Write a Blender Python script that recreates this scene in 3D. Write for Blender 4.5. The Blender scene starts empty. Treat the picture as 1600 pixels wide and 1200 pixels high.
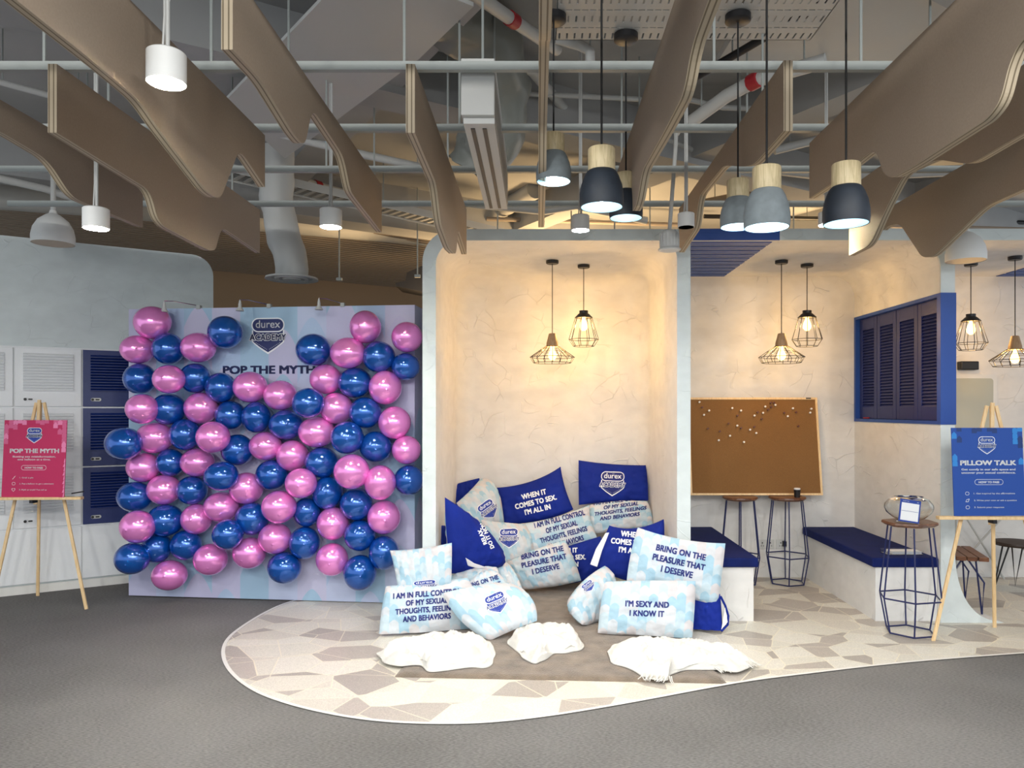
import bpy, bmesh, math, random
from mathutils import Vector, Matrix, noise
from mathutils.bvhtree import BVHTree
PI = math.pi
C = bpy.context.scene.collection
sc = bpy.context.scene
F = 1155.0; CX = 840.0; CY = 640.0; EYE = 1.5

# ------------------------------------------------------------------ camera, world, exposure
cam_d = bpy.data.cameras.new('camera'); cam = bpy.data.objects.new('camera', cam_d); C.objects.link(cam)
cam.location = (0, 0, EYE); cam.rotation_euler = (PI/2, 0, 0)
cam_d.sensor_width = 36; cam_d.lens = F/1600*36
cam_d.shift_x = (800-CX)/1600; cam_d.shift_y = (CY-600)/1600
cam_d.clip_start = 0.05; cam_d.clip_end = 60
sc.camera = cam
w = bpy.data.worlds.new('world'); sc.world = w; w.use_nodes = True
w.node_tree.nodes['Background'].inputs[0].default_value = (0.86, 0.93, 1.0, 1)
w.node_tree.nodes['Background'].inputs[1].default_value = 0.52
vs = sc.view_settings
vs.view_transform = 'Standard'; vs.look = 'None'; vs.exposure = 1.25; vs.gamma = 1.0; vs.use_curve_mapping = False

COOL = (1.0, 0.97, 0.92); WARM = (1.0, 0.62, 0.23)
WM = {}
def light(kind, loc, power, color, size=0.05, target=None, spot=None, parent=None, blend=0.6):
    ld = bpy.data.lights.new('lamp_light', kind); ld.energy = power; ld.color = color
    if kind == 'AREA': ld.shape = 'DISK'; ld.size = size
    else: ld.shadow_soft_size = size
    if spot: ld.spot_size = math.radians(spot); ld.spot_blend = blend
    o = bpy.data.objects.new('lamp_light', ld); C.objects.link(o)
    d = (Vector(target)-Vector(loc)) if target is not None else Vector((0, 0, -1))
    M = Matrix.Translation(loc) @ d.to_track_quat('-Z', 'Y').to_matrix().to_4x4()
    if parent is not None:
        o.parent = parent; M = WM[parent.name].inverted() @ M
    o.matrix_basis = M
    return o

# ------------------------------------------------------------------ coordinates
def P(px, py, Y): return Vector(((px-CX)/F*Y, Y, EYE-(py-CY)/F*Y))
def G(px, py, z=0.0):
    Y = (EYE-z)*F/(py-CY); return Vector(((px-CX)/F*Y, Y, z))

# ------------------------------------------------------------------ materials
def newmat(name):
    m = bpy.data.materials.new(name); m.use_nodes = True
    return m, m.node_tree, m.node_tree.nodes['Principled BSDF']
def mat(name, col, rough=0.6, metal=0.0, spec=0.5, bump=0.0, bscale=60, var=0.0, vscale=8, coat=0.0, alpha=1, sheen=0.0):
    m, nt, b = newmat(name)
    b.inputs['Base Color'].default_value = (*col, 1); b.inputs['Roughness'].default_value = rough
    b.inputs['Metallic'].default_value = metal; b.inputs['Specular IOR Level'].default_value = spec
    b.inputs['Coat Weight'].default_value = coat
    b.inputs['Sheen Weight'].default_value = sheen
    tc = nt.nodes.new('ShaderNodeTexCoord')
    if var:
        n = nt.nodes.new('ShaderNodeTexNoise'); n.inputs['Scale'].default_value = vscale; n.inputs['Detail'].default_value = 5
        nt.links.new(tc.outputs['Object'], n.inputs['Vector'])
        r = nt.nodes.new('ShaderNodeValToRGB'); r.color_ramp.elements[0].position = .3; r.color_ramp.elements[1].position = .7
        r.color_ramp.elements[0].color = (*[max(0, c*(1-var)) for c in col], 1)
        r.color_ramp.elements[1].color = (*[min(1, c*(1+var)) for c in col], 1)
        nt.links.new(n.outputs['Fac'], r.inputs['Fac']); nt.links.new(r.outputs['Color'], b.inputs['Base Color'])
    if bump:
        n = nt.nodes.new('ShaderNodeTexNoise'); n.inputs['Scale'].default_value = bscale; n.inputs['Detail'].default_value = 4
        nt.links.new(tc.outputs['Object'], n.inputs['Vector'])
        bp = nt.nodes.new('ShaderNodeBump'); bp.inputs['Strength'].default_value = bump; bp.inputs['Distance'].default_value = .01
        nt.links.new(n.outputs['Fac'], bp.inputs['Height']); nt.links.new(bp.outputs['Normal'], b.inputs['Normal'])
    return m
def emis(name, col, strength):
    m, nt, b = newmat(name)
    b.inputs['Base Color'].default_value = (*col, 1)
    b.inputs['Emission Color'].default_value = (*col, 1); b.inputs['Emission Strength'].default_value = strength
    return m
def N(nt, t, **kw):
    n = nt.nodes.new(t)
    for k, v in kw.items():
        if k in ('operation', 'data_type', 'feature', 'distance', 'voronoi_dimensions', 'blend_type', 'noise_dimensions'): setattr(n, k, v)
        else: n.inputs[k].default_value = v
    return n
def math_n(nt, op, a, b=None, c=None):
    n = nt.nodes.new('ShaderNodeMath'); n.operation = op
    for i, x in enumerate((a, b, c)):
        if x is None: continue
        if isinstance(x, (int, float)): n.inputs[i].default_value = x
        else: nt.links.new(x, n.inputs[i])
    return n.outputs[0]
def plaster(name, col, strength=0.5):
    m, nt, b = newmat(name); b.inputs['Roughness'].default_value = 0.62; b.inputs['Specular IOR Level'].default_value = .35
    tc = N(nt, 'ShaderNodeTexCoord')
    wn = N(nt, 'ShaderNodeTexNoise', Scale=1.6, Detail=2.0); nt.links.new(tc.outputs['Object'], wn.inputs['Vector'])
    mx = N(nt, 'ShaderNodeVectorMath', operation='MULTIPLY_ADD'); mx.inputs[1].default_value = (.7, .7, .7)
    nt.links.new(wn.outputs['Color'], mx.inputs[0]); nt.links.new(tc.outputs['Object'], mx.inputs[2])
    v = N(nt, 'ShaderNodeTexVoronoi', feature='DISTANCE_TO_EDGE', Scale=4.6); nt.links.new(mx.outputs[0], v.inputs['Vector'])
    r = N(nt, 'ShaderNodeMapRange'); r.inputs['From Min'].default_value = 0; r.inputs['From Max'].default_value = .022
    r.inputs['To Min'].default_value = 1; r.inputs['To Max'].default_value = 0; nt.links.new(v.outputs['Distance'], r.inputs['Value'])
    mk = N(nt, 'ShaderNodeTexNoise', Scale=5.5, Detail=1.0); nt.links.new(tc.outputs['Object'], mk.inputs['Vector'])
    mr = N(nt, 'ShaderNodeMapRange'); mr.inputs['From Min'].default_value = .52; mr.inputs['From Max'].default_value = .60
    nt.links.new(mk.outputs['Fac'], mr.inputs['Value'])
    ridge = math_n(nt, 'MULTIPLY', r.outputs[0], mr.outputs[0])
    st = N(nt, 'ShaderNodeMapping'); st.inputs['Scale'].default_value = (2.2, 2.2, 3.5); st.inputs['Rotation'].default_value = (0.3, .6, .2)
    nt.links.new(tc.outputs['Object'], st.inputs['Vector'])
    fine = N(nt, 'ShaderNodeTexNoise', Scale=3.0, Detail=5.0); nt.links.new(st.outputs[0], fine.inputs['Vector'])
    h = math_n(nt, 'MULTIPLY_ADD', ridge, 1.1, math_n(nt, 'MULTIPLY', fine.outputs['Fac'], .45))
    bp = N(nt, 'ShaderNodeBump', Strength=strength, Distance=.012); nt.links.new(h, bp.inputs['Height'])
    nt.links.new(bp.outputs['Normal'], b.inputs['Normal'])
    cr = N(nt, 'ShaderNodeValToRGB'); cr.color_ramp.elements[0].position = .35; cr.color_ramp.elements[1].position = .65
    cr.color_ramp.elements[0].color = (*[c*.96 for c in col], 1); cr.color_ramp.elements[1].color = (*[min(1, c*1.04) for c in col], 1)
    nt.links.new(fine.outputs['Fac'], cr.inputs['Fac']); nt.links.new(cr.outputs['Color'], b.inputs['Base Color'])
    return m
def carpet_mat():
    m, nt, b = newmat('grey_carpet'); b.inputs['Roughness'].default_value = .95; b.inputs['Specular IOR Level'].default_value = .1
    tc = N(nt, 'ShaderNodeTexCoord')
    mp = N(nt, 'ShaderNodeMapping'); mp.inputs['Rotation'].default_value = (0, 0, .6); mp.inputs['Scale'].default_value = (40, 150, 40)
    nt.links.new(tc.outputs['Object'], mp.inputs['Vector'])
    n1 = N(nt, 'ShaderNodeTexNoise', Scale=1.4, Detail=3.0); nt.links.new(mp.outputs[0], n1.inputs['Vector'])
    n2 = N(nt, 'ShaderNodeTexNoise', Scale=.7, Detail=3.0); nt.links.new(tc.outputs['Object'], n2.inputs['Vector'])
    s = math_n(nt, 'MULTIPLY_ADD', n2.outputs['Fac'], .55, math_n(nt, 'MULTIPLY', n1.outputs['Fac'], .75))
    cr = N(nt, 'ShaderNodeValToRGB'); cr.color_ramp.elements[0].position = .42; cr.color_ramp.elements[1].position = .86
    cr.color_ramp.elements[0].color = (.082, .080, .077, 1); cr.color_ramp.elements[1].color = (.235, .23, .222, 1)
    nt.links.new(s, cr.inputs['Fac']); nt.links.new(cr.outputs['Color'], b.inputs['Base Color'])
    bp = N(nt, 'ShaderNodeBump', Strength=.5, Distance=.006); nt.links.new(n1.outputs['Fac'], bp.inputs['Height'])
    nt.links.new(bp.outputs['Normal'], b.inputs['Normal'])
    return m
def terrazzo_mat():
    m, nt, b = newmat('mosaic_terrazzo'); b.inputs['Roughness'].default_value = .38; b.inputs['Specular IOR Level'].default_value = .4
    tc = N(nt, 'ShaderNodeTexCoord')
    mp = N(nt, 'ShaderNodeMapping'); mp.inputs['Scale'].default_value = (4.0, 7.0, 1); mp.inputs['Rotation'].default_value = (0, 0, .5)
    nt.links.new(tc.outputs['Object'], mp.inputs['Vector'])
    hs = []; es = []
    for k, (sc_, off) in enumerate(((2.6, 0.0), (3.1, 13.7))):
        mp = N(nt, 'ShaderNodeMapping'); mp.inputs['Scale'].default_value = (sc_, sc_*1.25, 1); mp.inputs['Rotation'].default_value = (0, 0, .5+k); mp.inputs['Location'].default_value = (off, off, 0)
        nt.links.new(tc.outputs['Object'], mp.inputs['Vector'])
        v = N(nt, 'ShaderNodeTexVoronoi', voronoi_dimensions='2D', feature='F1', Scale=1.0); v.inputs['Randomness'].default_value = 1.0
        e = N(nt, 'ShaderNodeTexVoronoi', voronoi_dimensions='2D', feature='DISTANCE_TO_EDGE', Scale=1.0); e.inputs['Randomness'].default_value = 1.0
        nt.links.new(mp.outputs[0], v.inputs['Vector']); nt.links.new(mp.outputs[0], e.inputs['Vector'])
        sp_ = N(nt, 'ShaderNodeSeparateColor'); nt.links.new(v.outputs['Color'], sp_.inputs[0]); hs.append(sp_.outputs[0]); es.append(e.outputs['Distance'])
    hv = math_n(nt, 'FRACT', math_n(nt, 'ADD', math_n(nt, 'MULTIPLY', hs[0], 3.7), math_n(nt, 'MULTIPLY', hs[1], 5.3)))
    ev = math_n(nt, 'MINIMUM', es[0], es[1])
    cr = N(nt, 'ShaderNodeValToRGB'); cr.color_ramp.interpolation = 'CONSTANT'
    cols = [(0, (.66, .635, .555)), (.28, (.45, .41, .365)), (.48, (.70, .675, .60)), (.70, (.40, .365, .325)), (.84, (.62, .585, .51))]
    while len(cr.color_ramp.elements) < len(cols): cr.color_ramp.elements.new(.5)
    for e, (p, c) in zip(cr.color_ramp.elements, cols): e.position = p; e.color = (*c, 1)
    nt.links.new(hv, cr.inputs['Fac'])
    sp = N(nt, 'ShaderNodeTexNoise', Scale=170.0, Detail=1.0); nt.links.new(tc.outputs['Object'], sp.inputs['Vector'])
    spr = N(nt, 'ShaderNodeMapRange'); spr.inputs['From Min'].default_value = .4; spr.inputs['From Max'].default_value = .65
    spr.inputs['To Min'].default_value = .86; spr.inputs['To Max'].default_value = 1.08
    nt.links.new(sp.outputs['Fac'], spr.inputs['Value'])
    mul = N(nt, 'ShaderNodeVectorMath', operation='SCALE'); nt.links.new(cr.outputs['Color'], mul.inputs[0]); nt.links.new(spr.outputs[0], mul.inputs['Scale'])
    ed = N(nt, 'ShaderNodeMapRange'); ed.inputs['From Max'].default_value = .014; ed.inputs['To Min'].default_value = 1; ed.inputs['To Max'].default_value = 0
    nt.links.new(ev, ed.inputs['Value'])
    mix = N(nt, 'ShaderNodeMix', data_type='RGBA'); nt.links.new(ed.outputs[0], mix.inputs['Factor'])
    nt.links.new(mul.outputs[0], mix.inputs['A']); mix.inputs['B'].default_value = (.80, .74, .58, 1)
    nt.links.new(mix.outputs['Result'], b.inputs['Base Color'])
    return m
def scale_pattern(name, cols, nx, ny, rough=.8, bump=.25, peak=1.0, bscale=35):
    """vertical columns of overlapping arch shapes, uv driven"""
    m, nt, b = newmat(name); b.inputs['Roughness'].default_value = rough; b.inputs['Specular IOR Level'].default_value = .2
    uv = N(nt, 'ShaderNodeUVMap'); sx = N(nt, 'ShaderNodeSeparateXYZ'); nt.links.new(uv.outputs[0], sx.inputs[0])
    x = math_n(nt, 'MULTIPLY', sx.outputs[0], nx); col = math_n(nt, 'FLOOR', x)
    fx = math_n(nt, 'SUBTRACT', math_n(nt, 'FRACT', x), .5)
    wn = N(nt, 'ShaderNodeTexWhiteNoise', noise_dimensions='1D'); nt.links.new(col, wn.inputs['W'])
    y = math_n(nt, 'MULTIPLY_ADD', sx.outputs[1], ny, math_n(nt, 'MULTIPLY', wn.outputs['Value'], 7.3))
    arch = math_n(nt, 'MULTIPLY', math_n(nt, 'POWER', math_n(nt, 'ABSOLUTE', fx), 1.7), 1.5*peak)
    row = math_n(nt, 'FLOOR', math_n(nt, 'ADD', y, arch))
    cx = N(nt, 'ShaderNodeCombineXYZ'); nt.links.new(col, cx.inputs[0]); nt.links.new(row, cx.inputs[1])
    w2 = N(nt, 'ShaderNodeTexWhiteNoise', noise_dimensions='2D'); nt.links.new(cx.outputs[0], w2.inputs['Vector'])
    cr = N(nt, 'ShaderNodeValToRGB'); cr.color_ramp.interpolation = 'CONSTANT'
    while len(cr.color_ramp.elements) < len(cols): cr.color_ramp.elements.new(.5)
    for i, (e, c) in enumerate(zip(cr.color_ramp.elements, cols)): e.position = i/len(cols); e.color = (*c, 1)
    nt.links.new(w2.outputs['Value'], cr.inputs['Fac']); nt.links.new(cr.outputs['Color'], b.inputs['Base Color'])
    tc = N(nt, 'ShaderNodeTexCoord')
    n = N(nt, 'ShaderNodeTexNoise', Scale=7.0, Detail=3.0); nt.links.new(tc.outputs['Object'], n.inputs['Vector'])
    bp = N(nt, 'ShaderNodeBump', Strength=bump, Distance=.05); nt.links.new(n.outputs['Fac'], bp.inputs['Height']); nt.links.new(bp.outputs['Normal'], b.inputs['Normal'])
    return m
def ply_mat():
    m, nt, b = newmat('plywood_edge'); b.inputs['Roughness'].default_value = .6
    tc = N(nt, 'ShaderNodeTexCoord'); sx = N(nt, 'ShaderNodeSeparateXYZ'); nt.links.new(tc.outputs['Object'], sx.inputs[0])
    f = math_n(nt, 'FRACT', math_n(nt, 'MULTIPLY', math_n(nt, 'ADD', sx.outputs[0], 10.0), 1/.018))
    cr = N(nt, 'ShaderNodeValToRGB'); cr.color_ramp.interpolation = 'CONSTANT'
    cr.color_ramp.elements[0].color = (.42, .35, .25, 1); cr.color_ramp.elements[1].position = .72; cr.color_ramp.elements[1].color = (.15, .115, .07, 1)
    nt.links.new(f, cr.inputs['Fac']); nt.links.new(cr.outputs['Color'], b.inputs['Base Color'])
    return m
def knit_mat():
    m, nt, b = newmat('cream_knit'); b.inputs['Roughness'].default_value = .95; b.inputs['Sheen Weight'].default_value = .2
    b.inputs['Base Color'].default_value = (.66, .65, .61, 1)
    tc = N(nt, 'ShaderNodeTexCoord')
    wv = N(nt, 'ShaderNodeTexWave', Scale=38.0, Distortion=5.0); wv.inputs['Detail'].default_value = 3; wv.inputs['Detail Scale'].default_value = .25
    nt.links.new(tc.outputs['Object'], wv.inputs['Vector'])
    n2 = N(nt, 'ShaderNodeTexNoise', Scale=60.0, Detail=3.0); nt.links.new(tc.outputs['Object'], n2.inputs['Vector'])
    h = math_n(nt, 'ADD', math_n(nt, 'MULTIPLY', wv.outputs['Fac'], .03), n2.outputs['Fac'])
    bp = N(nt, 'ShaderNodeBump', Strength=.28, Distance=.01); nt.links.new(h, bp.inputs['Height']); nt.links.new(bp.outputs['Normal'], b.inputs['Normal'])
    return m
def wood_mat(name, c1, c2, scale=14, axis=(1, .12, 1), rough=.5):
    m, nt, b = newmat(name); b.inputs['Roughness'].default_value = rough
    tc = N(nt, 'ShaderNodeTexCoord'); mp = N(nt, 'ShaderNodeMapping'); mp.inputs['Scale'].default_value = axis
    nt.links.new(tc.outputs['Object'], mp.inputs['Vector'])
    n = N(nt, 'ShaderNodeTexNoise', Scale=float(scale), Detail=6.0, Distortion=1.2); nt.links.new(mp.outputs[0], n.inputs['Vector'])
    cr = N(nt, 'ShaderNodeValToRGB'); cr.color_ramp.elements[0].position = .35; cr.color_ramp.elements[1].position = .65
    cr.color_ramp.elements[0].color = (*c1, 1); cr.color_ramp.elements[1].color = (*c2, 1)
    nt.links.new(n.outputs['Fac'], cr.inputs['Fac']); nt.links.new(cr.outputs['Color'], b.inputs['Base Color'])
    return m
def glass_mat():
    m, nt, b = newmat('clear_glass'); b.inputs['Base Color'].default_value = (.95, .97, .97, 1); b.inputs['Roughness'].default_value = 0.02
    b.inputs['Transmission Weight'].default_value = 1; b.inputs['IOR'].default_value = 1.45
    return m

PLAS = plaster('white_plaster', (.74, .73, .71), .45)
PLAS_RIM = plaster('pale_grey_plaster', (.66, .72, .72), .3)
CARPET = carpet_mat(); TERR = terrazzo_mat()
NAVY = mat('navy_upholstery', (.004, .012, .095), .8, var=.15, bump=.2, bscale=200, spec=.2)
BLUEF = mat('royal_blue_fabric', (.003, .018, .225), .8, bump=.35, bscale=12, var=.12, vscale=4, spec=.25)
SCALES = scale_pattern('arch_print_fabric', [(.50, .61, .67), (.58, .60, .63), (.36, .54, .65), (.58, .62, .66), (.45, .58, .66), (.59, .57, .585)], 10, 6.6, bump=.45, peak=.85)
BACKD = scale_pattern('arch_print_backdrop', [(.40, .52, .70), (.52, .52, .68), (.35, .51, .66), (.48, .54, .71), (.50, .50, .68)], 10, 6.5, rough=.5, bump=.03)
INK = mat('navy_ink', (.008, .016, .16), .7); INKD = mat('dark_navy_ink', (.012, .022, .12), .6)
WHITE_INK = mat('white_ink', (.86, .88, .9), .7)
SHIELD = mat('logo_blue', (.008, .035, .30), .6)
BALW = mat('white_paint', (.72, .73, .72), .5)
LOCKW = mat('white_locker_paint', (.80, .82, .83), .45); LOCKB = mat('navy_locker_paint', (.004, .018, .13), .42)
SHUT = mat('blue_shutter_paint', (.012, .022, .13), .42); SHUTF = mat('blue_frame_paint', (.015, .07, .33), .45)
MDF = mat('taupe_board', (.33, .265, .205), .62, bump=.05, bscale=300, var=.05, vscale=120, spec=.3)
PLY = ply_mat()
CEIL = mat('painted_soffit', (.36, .365, .365), .8, var=.12, vscale=1.2)
SERV = mat('white_services_paint', (.50, .51, .50), .55, bump=.05); RAILM = mat('grey_rail_paint', (.33, .36, .35), .5)
FOIL = mat('duct_sleeve_grey', (.20, .215, .20), .42, spec=.5, bump=.5, bscale=9)
RED = mat('red_coupling', (.35, .012, .02), .5)
BLK = mat('black_metal', (.008, .008, .010), .45); CORD = mat('black_cord', (.006, .006, .007), .7)
CONB = mat('charcoal_concrete', (.010, .016, .026), .6, var=.2, vscale=20); CONG = mat('grey_concrete', (.17, .20, .215), .75, var=.12, vscale=25, bump=.1)
LINING = mat('pale_lamp_lining', (.45, .68, .78), .5)
ASH = wood_mat('pale_ash_wood', (.42, .34, .19), (.60, .50, .31), 14, (6, 6, .7))
PINE = wood_mat('pine_wood', (.72, .49, .24), (.84, .62, .35), 14, (3, 3, .5))
WAL = wood_mat('walnut_wood', (.095, .035, .016), (.22, .09, .04), 10, (.6, 5, 4), .35)
CORK = mat('cork', (.215, .105, .032), .9, var=.10, vscale=160, bump=.2, bscale=200)
BULB = emis('warm_bulb', (1.0, .46, .07), 7); DISC = emis('cool_led', (.93, .97, 1.0), 30); DISCY = emis('led_disc', (1.0, .97, .85), 26)
def bulb_mat():
    m, nt, b = newmat('amber_bulb_glass')
    out = [n for n in nt.nodes if n.type == 'OUTPUT_MATERIAL'][0]; nt.nodes.remove(b)
    tr = N(nt, 'ShaderNodeBsdfTransparent'); tr.inputs[0].default_value = (1, .93, .8, 1)
    em = N(nt, 'ShaderNodeEmission', Strength=9.0); em.inputs[0].default_value = (1, .50, .10, 1)
    mx = N(nt, 'ShaderNodeMixShader'); mx.inputs[0].default_value = .35
    nt.links.new(tr.outputs[0], mx.inputs[1]); nt.links.new(em.outputs[0], mx.inputs[2]); nt.links.new(mx.outputs[0], out.inputs[0])
    return m
BULB = bulb_mat()
GLASS = glass_mat(); RUG = mat('taupe_pile', (.18, .138, .10), .95, var=.32, vscale=9, bump=.7, bscale=120, sheen=.3)
KNIT = knit_mat(); POSTR = mat('magenta_red_poster', (.50, .028, .11), .5); POSTB = mat('blue_poster', (.006, .06, .33), .5)
POSTR.node_tree.nodes['Principled BSDF'].inputs['Specular IOR Level'].default_value = .25
PINK1 = mat('poster_pink', (.78, .22, .42), .5); PINK2 = mat('poster_rose', (.62, .10, .24), .5)
PB1 = mat('poster_azure', (.02, .22, .62), .5); PB2 = mat('poster_dark_blue', (.006, .035, .17), .5)
BEIGE = mat('beige_wall_paint', (.30, .215, .135), .8); CHROME = mat('chrome', (.6, .6, .6), .2, metal=1)
BLUEM = mat('dark_blue_wire', (.006, .012, .085), .4)
EDGEW = mat('white_floor_trim', (.75, .74, .70), .5); SOCK = mat('socket_plastic', (.6, .6, .58), .4)
PAPER = mat('white_paper', (.82, .83, .85), .6); DECK = mat('ribbed_deck_paint', (.30, .25, .20), .6)
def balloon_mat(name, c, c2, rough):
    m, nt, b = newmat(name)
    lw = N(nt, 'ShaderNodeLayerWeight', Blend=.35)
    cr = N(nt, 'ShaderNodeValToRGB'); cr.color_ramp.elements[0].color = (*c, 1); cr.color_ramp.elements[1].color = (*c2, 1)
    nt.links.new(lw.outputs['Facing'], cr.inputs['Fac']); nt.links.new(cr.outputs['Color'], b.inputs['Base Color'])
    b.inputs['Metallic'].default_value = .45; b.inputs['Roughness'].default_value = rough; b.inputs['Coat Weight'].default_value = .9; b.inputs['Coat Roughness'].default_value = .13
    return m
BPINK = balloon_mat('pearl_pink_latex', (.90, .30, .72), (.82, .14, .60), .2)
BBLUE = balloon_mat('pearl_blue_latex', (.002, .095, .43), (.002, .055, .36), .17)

# ------------------------------------------------------------------ mesh helpers
class MB:
    def __init__(s): s.v = []; s.f = []; s.m = []; s.uv = {}
    def add(s, vs, fs, mi=0):
        n = len(s.v); s.v += [Vector(v) for v in vs]; s.f += [[i+n for i in f] for f in fs]; s.m += [mi]*len(fs)
        return s
    def box(s, x0, x1, y0, y1, z0, z1, mi=0, M=None):
        vs = [Vector((x, y, z)) for z in (z0, z1) for y in (y0, y1) for x in (x0, x1)]
        if M is not None: vs = [M @ v for v in vs]
        return s.add(vs, [[0, 2, 3, 1], [4, 5, 7, 6], [0, 1, 5, 4], [1, 3, 7, 5], [3, 2, 6, 7], [2, 0, 4, 6]], mi)
    def bar(s, a, b, w, h=None, mi=0, up=(0, 0, 1)):
        a = Vector(a); b = Vector(b); h = h or w; d = (b-a).normalized(); u = Vector(up)
        if abs(d.dot(u)) > .98: u = Vector((0, 1, 0))
        x = d.cross(u).normalized(); y = x.cross(d).normalized()
        vs = [p+x*sx*w/2+y*sy*h/2 for p in (a, b) for sx, sy in ((-1, -1), (1, -1), (1, 1), (-1, 1))]
        return s.add(vs, [[3, 2, 1, 0], [4, 5, 6, 7], [0, 1, 5, 4], [1, 2, 6, 5], [2, 3, 7, 6], [3, 0, 4, 7]], mi)
    def tube(s, pts, r, n=8, mi=0, closed=False, caps=True):
        pts = [Vector(p) for p in pts]; k = len(pts); vs = []; fs = []
        rr = r if isinstance(r, (list, tuple)) else [r]*k
        px = None
        for i, p in enumerate(pts):
            if closed: d = (pts[(i+1) % k]-pts[i-1])
            else: d = pts[min(i+1, k-1)]-pts[max(i-1, 0)]
            d = d.normalized()
            if px is None:
                u = Vector((0, 0, 1)) if abs(d.z) < .9 else Vector((1, 0, 0)); px = d.cross(u).normalized()
            px = (px-d*px.dot(d)).normalized(); py = d.cross(px)
            for j in range(n):
                a = 2*PI*j/n; vs.append(p+(px*math.cos(a)+py*math.sin(a))*rr[i])
        for i in range(k if closed else k-1):
            for j in range(n):
                a = i*n+j; b = i*n+(j+1) % n; c = ((i+1) % k)*n+(j+1) % n; d = ((i+1) % k)*n+j
                fs.append([a, b, c, d])
        if caps and not closed: fs.append([j for j in range(n)][::-1]); fs.append([(k-1)*n+j for j in range(n)])
        return s.add(vs, fs, mi)
    def lathe(s, prof, c, n=24, mi=0, M=None, open0=False):
        c = Vector(c); vs = []; fs = []
        for r, z in prof:
            for j in range(n):
                a = 2*PI*j/n; v = Vector((r*math.cos(a), r*math.sin(a), z)); vs.append(c+(M @ v if M is not None else v))
        for i in range(len(prof)-1):
            for j in range(n): fs.append([i*n+j, i*n+(j+1) % n, (i+1)*n+(j+1) % n, (i+1)*n+j])
        if prof[0][0] > 1e-4 and not open0: fs.append([j for j in range(n)][::-1])
        if prof[-1][0] > 1e-4: fs.append([(len(prof)-1)*n+j for j in range(n)])
        return s.add(vs, fs, mi)
    def prism(s, poly, a0, a1, fn, mi=0, mside=None):
        """poly 2D (p,q); fn(p,q,a)->3D"""
        n = len(poly); vs = [fn(p, q, a0) for p, q in poly]+[fn(p, q, a1) for p, q in poly]
        k = len(s.v); s.v += [Vector(v) for v in vs]
        s.f += [[k+i for i in range(n)][::-1], [k+n+i for i in range(n)]]; s.m += [mi, mi]
        for i in range(n):
            j = (i+1) % n; s.f.append([k+i, k+j, k+n+j, k+n+i]); s.m.append(mi if mside is None else mside)
        return s
def obj(name, mb, mats, parent=None, smooth=False, bevel=0, uvfn=None, label=None, sub=0):
    me = bpy.data.meshes.new(name); inv = WM[parent.name].inverted() if parent is not None else None
    if inv is None: vs = [tuple(v) for v in mb.v]
    else: vs = [tuple(inv @ v) for v in mb.v]
    me.from_pydata(vs, [], mb.f)
    if not isinstance(mats, (list, tuple)): mats = [mats]
    for m in mats: me.materials.append(m)
    for p, mi in zip(me.polygons, mb.m): p.material_index = mi
    if mb.uv:
        ul = me.uv_layers.new(name='UVMap')
        for l in me.loops: ul.data[l.index].uv = mb.uv.get(l.vertex_index, (0, 0))
    me.validate(); me.update()
    bm = bmesh.new(); bm.from_mesh(me); bmesh.ops.recalc_face_normals(bm, faces=bm.faces)
    if smooth:
        for f in bm.faces: f.smooth = True
    bm.to_mesh(me); bm.free()
    o = bpy.data.objects.new(name, me); C.objects.link(o)
    if smooth is True:
        try:
            me.set_sharp_from_angle(angle=math.radians(40))
        except Exception: pass
    if bevel:
        md = o.modifiers.new('bevel', 'BEVEL'); md.width = bevel; md.segments = 2; md.limit_method = 'ANGLE'; md.angle_limit = math.radians(50)
    if sub:
        md = o.modifiers.new('sub', 'SUBSURF'); md.levels = sub; md.render_levels = sub
    if parent is not None: o.parent = parent; WM[o.name] = WM[parent.name].copy()
    else: WM[o.name] = Matrix.Identity(4)
    if label: o['label'] = label
    return o
def center_origin(o, c=None):
    """move the origin of a top-level mesh to its base"""
    me = o.data
    xs = [v.co for v in me.vertices]
    c = Vector(c) if c is not None else Vector(((min(v.x for v in xs)+max(v.x for v in xs))/2, (min(v.y for v in xs)+max(v.y for v in xs))/2, min(v.z for v in xs)))
    me.transform(Matrix.Translation(-c)); o.location = c; WM[o.name] = Matrix.Translation(c); return o
def tag(o, label, cat, group=None, kind=None):
    o['label'] = label; o['category'] = cat
    if group: o['group'] = group
    if kind: o['kind'] = kind
    return o
def thing(name, label, cat, loc=(0, 0, 0), rz=0, group=None):
    o = bpy.data.objects.new(name, None); C.objects.link(o); o.empty_display_size = .05
    M = Matrix.Translation(Vector(loc)) @ Matrix.Rotation(rz, 4, 'Z'); o.matrix_basis = M; WM[o.name] = M
    return tag(o, label, cat, group)
def struct(name, mb, mats, smooth=False, bevel=0):
    o = obj(name, mb, mats, None, smooth, bevel); o['kind'] = 'structure'; return o
def dup(root, loc, rz=None, label=None, group=None):
    def cp(o, par):
        c = o.copy(); C.objects.link(c)
        if par is not None: c.parent = par
        for ch in list(o.children): cp(ch, c)
        return c
    r = cp(root, None)
    if rz is None: rz = root.rotation_euler.z
    r.matrix_basis = Matrix.Translation(Vector(loc)) @ Matrix.Rotation(rz, 4, 'Z'); WM[r.name] = r.matrix_basis.copy()
    if label: r['label'] = label
    if group: r['group'] = group
    return r
def chaikin(pts, it=2):
    for _ in range(it):
        out = [pts[0]]
        for a, b in zip(pts[:-1], pts[1:]):
            out.append((a[0]*.75+b[0]*.25, a[1]*.75+b[1]*.25)); out.append((a[0]*.25+b[0]*.75, a[1]*.25+b[1]*.75))
        out.append(pts[-1]); pts = out
    return pts

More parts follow.
